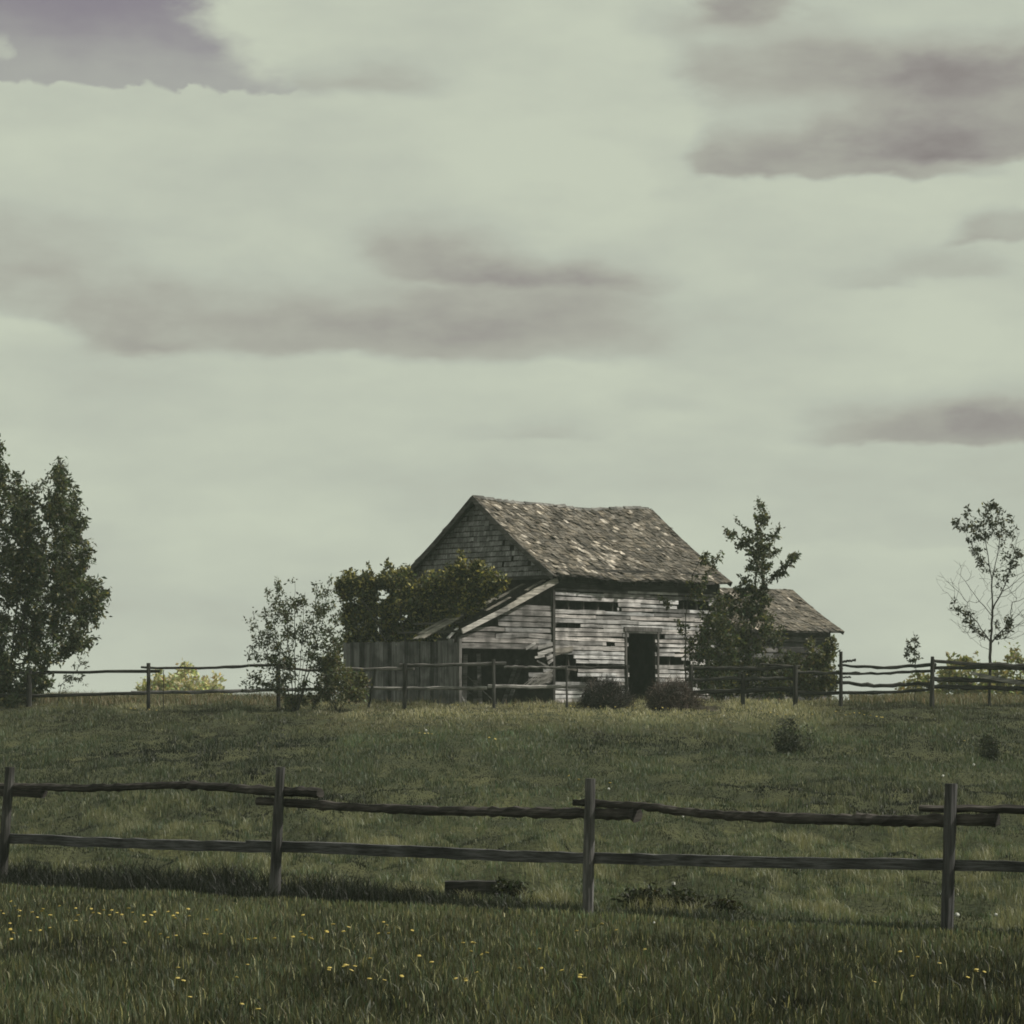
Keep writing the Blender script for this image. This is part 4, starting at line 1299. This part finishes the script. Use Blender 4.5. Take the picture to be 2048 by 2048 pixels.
for a, b in ((180, 968), (275, 985), (240, 1003), (150, 1005), (455, 957), (485, 970), (490, 1018), (425, 1022), (612, 998), (20, 1027), (62, 1045), (895, 1070), (945, 1068), (965, 1068), (945, 1112), (1005, 1138), (1035, 1124), (395, 1157), (735, 1175), (660, 1142),
             (245, 1193), (295, 1197), (278, 1218), (155, 1218), (565, 1260), (380, 1266), (470, 1275), (865, 1273), (915, 1270), (925, 1280), (968, 1237), (1218, 1217), (1325, 1216), (1435, 1225), (1330, 1107), (1520, 1003), (1670, 966), (1750, 998), (1535, 1253), (1555, 1250), (1575, 1263), (1910, 1103)):
    flower(fl, 600 + a / zs, 1500 + b / zs, 'yellow dandelion head in the grass in front of the near fence', 'dandelion', DG, sc=1.0 + .3 * RNG.random())
for a, b in ((1065, 1423), (1330, 1510), (1525, 1602), (1585, 1556), (1605, 1566), (1645, 1562), (865, 1635), (1145, 1597), (1182, 1460)):
    flower(fl, 1500 + a / 3.526, 1500 + b / 3.526, 'yellow dandelion head in the grass in front of the near fence', 'dandelion', DG, sc=1.0 + .3 * RNG.random())
CG = 'dandelions on the crest before the barn'
cr = [(840, 1467), (848, 1468), (856, 1467), (862, 1468), (980, 1476), (990, 1478), (270, 1418), (262, 1417), (300, 1420), (312, 1421), (905, 1410), (915, 1411), (1018, 1413), (1085, 1413), (1100, 1412), (1140, 1412), (1150, 1413), (1175, 1414), (1200, 1413), (1230, 1414), (1255, 1415), (1270, 1416), (1310, 1417), (1325, 1416), (1335, 1417),
      (1525, 1423), (1540, 1426), (1555, 1429), (1570, 1430), (1625, 1430), (1670, 1424), (1690, 1430), (1700, 1428), (1710, 1427), (1720, 1428), (1730, 1430), (1740, 1431), (1752, 1433), (1760, 1434), (1765, 1436), (1930, 1483), (1136, 1553), (1157, 1559), (1218, 1566)]
for a, b in cr:
    flower(fl, a, b, 'yellow dandelion head on the grassy slope below the barn', 'dandelion', CG, hz=.12, sc=1.9)
KG = 'white seed heads on the slope'
for a, b, s_ in ((1217, 1578, 1.3), (1367, 1638, 1.0), (1885, 1553, 1.4), (1949, 1531, 1.6), (1912, 1830, 1.3), (1990, 1830, 1.0), (1447, 1431, 1.0), (852, 1461, 1.6), (1307, 1851, .6)):
    flower(ck, a, b, 'round white dandelion seed head standing in the grass', 'seed head', KG, sc=s_)

# ------------------------------------------------------------------ light, sky, air
SEL = math.radians(46); SAZ = math.radians(86)       # azimuth clockwise from +Y
S = Vector((math.sin(SAZ) * math.cos(SEL), math.cos(SAZ) * math.cos(SEL), math.sin(SEL)))
sd = bpy.data.lights.new('sun', 'SUN'); sd.energy = 5.0; sd.angle = math.radians(1.5); sd.color = (1, .95, .85)
so = bpy.data.objects.new('sun', sd); COL.objects.link(so)
so.rotation_euler = (-S).to_track_quat('-Z', 'Y').to_euler(); so.location = (30, 60, 40)

w = bpy.data.worlds.new('World'); scene.world = w; w.use_nodes = True
nt = w.node_tree; nt.nodes.clear()
out = nt.nodes.new('ShaderNodeOutputWorld'); bg = nt.nodes.new('ShaderNodeBackground')
tc = nt.nodes.new('ShaderNodeTexCoord')
sp = nt.nodes.new('ShaderNodeSeparateXYZ'); L(nt, tc.outputs['Generated'], sp.inputs[0])
az = math_n(nt, 'ARCTAN2', sp.outputs[0], sp.outputs[1])
hyp = math_n(nt, 'SQRT', math_n(nt, 'ADD', math_n(nt, 'MULTIPLY', sp.outputs[0], sp.outputs[0]), math_n(nt, 'MULTIPLY', sp.outputs[1], sp.outputs[1])))
el = math_n(nt, 'DIVIDE', sp.outputs[2], math_n(nt, 'MAXIMUM', hyp, .02))
U = math_n(nt, 'MULTIPLY_ADD', az, F, HX)
V = math_n(nt, 'MULTIPLY_ADD', el, -F, HY)


def noise2(scale_u, scale_v, detail, rough=.55, off=0.0):
    cb = nt.nodes.new('ShaderNodeCombineXYZ')
    L(nt, math_n(nt, 'MULTIPLY', U, scale_u), cb.inputs[0]); L(nt, math_n(nt, 'MULTIPLY', V, scale_v), cb.inputs[1]); cb.inputs[2].default_value = off
    n = nt.nodes.new('ShaderNodeTexNoise'); n.inputs['Scale'].default_value = 1; n.inputs['Detail'].default_value = detail; n.inputs['Roughness'].default_value = rough
    L(nt, cb.outputs[0], n.inputs['Vector'])
    return n.outputs[0]


na = noise2(1 / 300., 1 / 130., 5, .55, 1.3); nb = noise2(1 / 240., 1 / 120., 5, .55, 7.7); nc = noise2(1 / 680., 1 / 250., 6, .55, 4.1)
nd = noise2(1 / 60., 1 / 45., 5, .6, 2.2); ne = noise2(1 / 120., 1 / 60., 3, .55, 9.4)
Uw = math_n(nt, 'ADD', U, math_n(nt, 'MULTIPLY', math_n(nt, 'SUBTRACT', na, .5), 330))
Vw = math_n(nt, 'ADD', V, math_n(nt, 'ADD', math_n(nt, 'MULTIPLY', math_n(nt, 'SUBTRACT', nb, .5), 95), math_n(nt, 'MULTIPLY', math_n(nt, 'SUBTRACT', ne, .5), 26)))
Uc = math_n(nt, 'ADD', U, math_n(nt, 'MULTIPLY', math_n(nt, 'SUBTRACT', nd, .5), 110))
Vc = math_n(nt, 'ADD', V, math_n(nt, 'ADD', math_n(nt, 'MULTIPLY', math_n(nt, 'SUBTRACT', nd, .5), 48), math_n(nt, 'MULTIPLY', math_n(nt, 'SUBTRACT', nb, .5), 40)))


def band(u0, su0, u1, su1, vt, st, vb, sb, amp, tilt=0.0, u=None, v=None):
    u = u or Uw; v = v or Vw
    if tilt:
        v = math_n(nt, 'MULTIPLY_ADD', math_n(nt, 'SUBTRACT', u, (u0 + u1) / 2), tilt, v)
    a = math_n(nt, 'MULTIPLY', mapr(nt, u, u0 - su0, u0 + su0), mapr(nt, u, u1 - su1, u1 + su1, 1, 0))
    b = math_n(nt, 'MULTIPLY', mapr(nt, v, vt - st, vt + st), mapr(nt, v, vb - sb, vb + sb, 1, 0))
    return math_n(nt, 'MULTIPLY', math_n(nt, 'MULTIPLY', a, b), amp)


bands = [
    band(1400, 45, 1900, 160, 245, 90, 362, 10, .52),            # big grey bank, right
    band(1720, 190, 2700, 300, 100, 60, 326, 14, .56),
    band(1370, 60, 1980, 220, 85, 70, 200, 34, .34),
    band(1320, 60, 1480, 60, 330, 50, 400, 25, .14),
    band(1440, 50, 1560, 60, -60, 60, 42, 22, .50),
    band(1290, 60, 1620, 90, 15, 25, 75, 22, .18),
    band(200, 170, 1250, 170, 560, 105, 712, 16, .36, -.01),      # long bank, left to middle
    band(-900, 300, 260, 170, 400, 110, 572, 20, .38, -.22),
    band(600, 170, 1060, 130, 615, 50, 690, 26, .15),
    band(760, 70, 1300, 150, 490, 75, 570, 14, .34, -.05),       # smaller bank above it
    band(960, 110, 1230, 100, 525, 25, 566, 14, .16, -.05),
    band(720, 90, 1080, 140, 430, 50, 540, 40, .14),
    band(880, 100, 1290, 120, 570, 20, 650, 35, .12),
    band(1890, 50, 2500, 200, 430, 25, 494, 10, .36, .05),
    band(1700, 80, 1985, 70, 520, 35, 574, 9, .20),
    band(1640, 140, 2600, 200, 800, 65, 886, 9, .42, .02),       # low bank, right
    band(1860, 110, 2600, 200, 815, 30, 868, 20, .28),
    band(960, 120, 1140, 80, 850, 25, 880, 9, .18),
    band(1230, 80, 1400, 80, 780, 35, 832, 20, .14),
    band(560, 60, 860, 110, 125, 50, 188, 22, .34),
    band(1560, 200, 2600, 200, 1000, 70, 1085, 10, .10),
]
D = bands[0]
for b_ in bands[1:]:
    D = math_n(nt, 'ADD', D, b_)
D = math_n(nt, 'MULTIPLY', D, mapr(nt, ne, .25, .75, .82, 1.16))
# the rest of the sky, outside this stretch, carries the same kind of cloud
rest = math_n(nt, 'MULTIPLY', math_n(nt, 'MAXIMUM', mapr(nt, math_n(nt, 'ABSOLUTE', math_n(nt, 'SUBTRACT', U, HX)), 1300, 2400), mapr(nt, V, -900, -200, 1, 0)), mapr(nt, nc, .45, .68, 0, .75))
D = math_n(nt, 'ADD', D, rest)
D = math_n(nt, 'ADD', math_n(nt, 'MULTIPLY', D, .93), mapr(nt, nc, .28, .72, -.10, .27, False))
D = math_n(nt, 'ADD', D, mapr(nt, V, 700, 1400, 0, .07))
D = math_n(nt, 'MINIMUM', math_n(nt, 'MAXIMUM', D, 0), 1.1)
cr = nt.nodes.new('ShaderNodeValToRGB'); e = cr.color_ramp.elements
e[0].position = 0; e[0].color = (.548, .590, .480, 1)
e[1].position = 1; e[1].color = (.235, .212, .206, 1)
for p_, c_ in ((.18, (.478, .512, .432, 1)), (.45, (.390, .392, .340, 1)), (.75, (.300, .284, .266, 1))):
    x_ = e.new(p_); x_.color = c_
L(nt, D, cr.inputs[0])
# the gap of clear sky, upper left: crisp scalloped lower edge, ragged soft right edge
vor = nt.nodes.new('ShaderNodeTexVoronoi'); vor.feature = 'SMOOTH_F1'; vor.inputs['Scale'].default_value = 1; vor.inputs['Smoothness'].default_value = .25
cbv = nt.nodes.new('ShaderNodeCombineXYZ'); L(nt, math_n(nt, 'MULTIPLY', Uc, 1 / 62.), cbv.inputs[0]); L(nt, math_n(nt, 'MULTIPLY', V, 1 / 90.), cbv.inputs[1]); L(nt, cbv.outputs[0], vor.inputs['Vector'])
Vb = math_n(nt, 'ADD', Vc, math_n(nt, 'MULTIPLY', math_n(nt, 'SUBTRACT', .45, vor.outputs['Distance']), 34))
Wg = math_n(nt, 'SUBTRACT', Uc, math_n(nt, 'MULTIPLY', math_n(nt, 'MAXIMUM', math_n(nt, 'SUBTRACT', Vc, 45), 0), 1.15))
gap = math_n(nt, 'MULTIPLY', math_n(nt, 'MULTIPLY', mapr(nt, math_n(nt, 'ADD', Wg, math_n(nt, 'MULTIPLY', math_n(nt, 'SUBTRACT', ne, .5), 160)), 325, 480, 1, 0), mapr(nt, Uc, -1400, -900)), math_n(nt, 'MULTIPLY', mapr(nt, Vb, 178, 190, 1, 0), mapr(nt, Vc, -900, -500)))
gap = math_n(nt, 'SUBTRACT', gap, band(-30, 15, 26, 14, 96, 16, 134, 14, .55, 0, Uc, Vc))
gap = math_n(nt, 'MULTIPLY', math_n(nt, 'MAXIMUM', gap, 0), mapr(nt, math_n(nt, 'ADD', V, math_n(nt, 'MULTIPLY', ne, 120)), 40, 270, 1.0, .50))
sky = nt.nodes.new('ShaderNodeTexSky'); sky.sky_type = 'NISHITA'; sky.sun_disc = False
sky.sun_elevation = SEL; sky.sun_rotation = SAZ; sky.dust_density = 2.5
hs = nt.nodes.new('ShaderNodeHueSaturation'); hs.inputs['Saturation'].default_value = .07; hs.inputs['Value'].default_value = 1.0
L(nt, sky.outputs[0], hs.inputs['Color'])
tint = nt.nodes.new('ShaderNodeMix'); tint.data_type = 'RGBA'; tint.blend_type = 'MULTIPLY'; tint.inputs[0].default_value = 1
L(nt, hs.outputs[0], tint.inputs[6]); tint.inputs[7].default_value = (1.0, .90, 1.02, 1)
bg2 = nt.nodes.new('ShaderNodeBackground'); bg2.inputs[1].default_value = .062
L(nt, tint.outputs[2], bg2.inputs[0])
L(nt, cr.outputs[0], bg.inputs[0]); bg.inputs[1].default_value = 1.0
mxs = nt.nodes.new('ShaderNodeMixShader')
L(nt, gap, mxs.inputs[0]); L(nt, bg.outputs[0], mxs.inputs[1]); L(nt, bg2.outputs[0], mxs.inputs[2])
L(nt, mxs.outputs[0], out.inputs[0])

hm = bpy.data.materials.new('thin_haze'); hm.use_nodes = True; hn = hm.node_tree; hn.nodes.clear()
ho = hn.nodes.new('ShaderNodeOutputMaterial'); pv = hn.nodes.new('ShaderNodeVolumePrincipled')
pv.inputs['Color'].default_value = (.84, 1.0, .86, 1); pv.inputs['Density'].default_value = .00042; pv.inputs['Anisotropy'].default_value = 0.0
hn.links.new(pv.outputs[0], ho.inputs['Volume'])
m = MB(); m.box((-130, -60, -9.5), (260, 0, 0), (0, 240, 0), (0, 0, 26), (1, 1, 1))
o = m.build('haze', hm); tag(o, kind='stuff')

# ------------------------------------------------------------------ camera
cd = bpy.data.cameras.new('camera'); cam = bpy.data.objects.new('camera', cd); COL.objects.link(cam)
cam.location = (0, 0, EYE); cam.rotation_euler = (math.pi / 2, 0, 0)
cd.sensor_width = 36; cd.lens = F / 2048 * 36; cd.shift_y = (HY - 1024) / 2048
cd.clip_start = .5; cd.clip_end = 20000
scene.camera = cam
scene.view_settings.view_transform = 'Standard'; scene.view_settings.look = 'None'
scene.view_settings.exposure = 0; scene.view_settings.gamma = 1
scene.render.film_transparent = False
scene.cycles.filter_width = 1.8
scene.cycles.max_bounces = 6; scene.cycles.transparent_max_bounces = 4
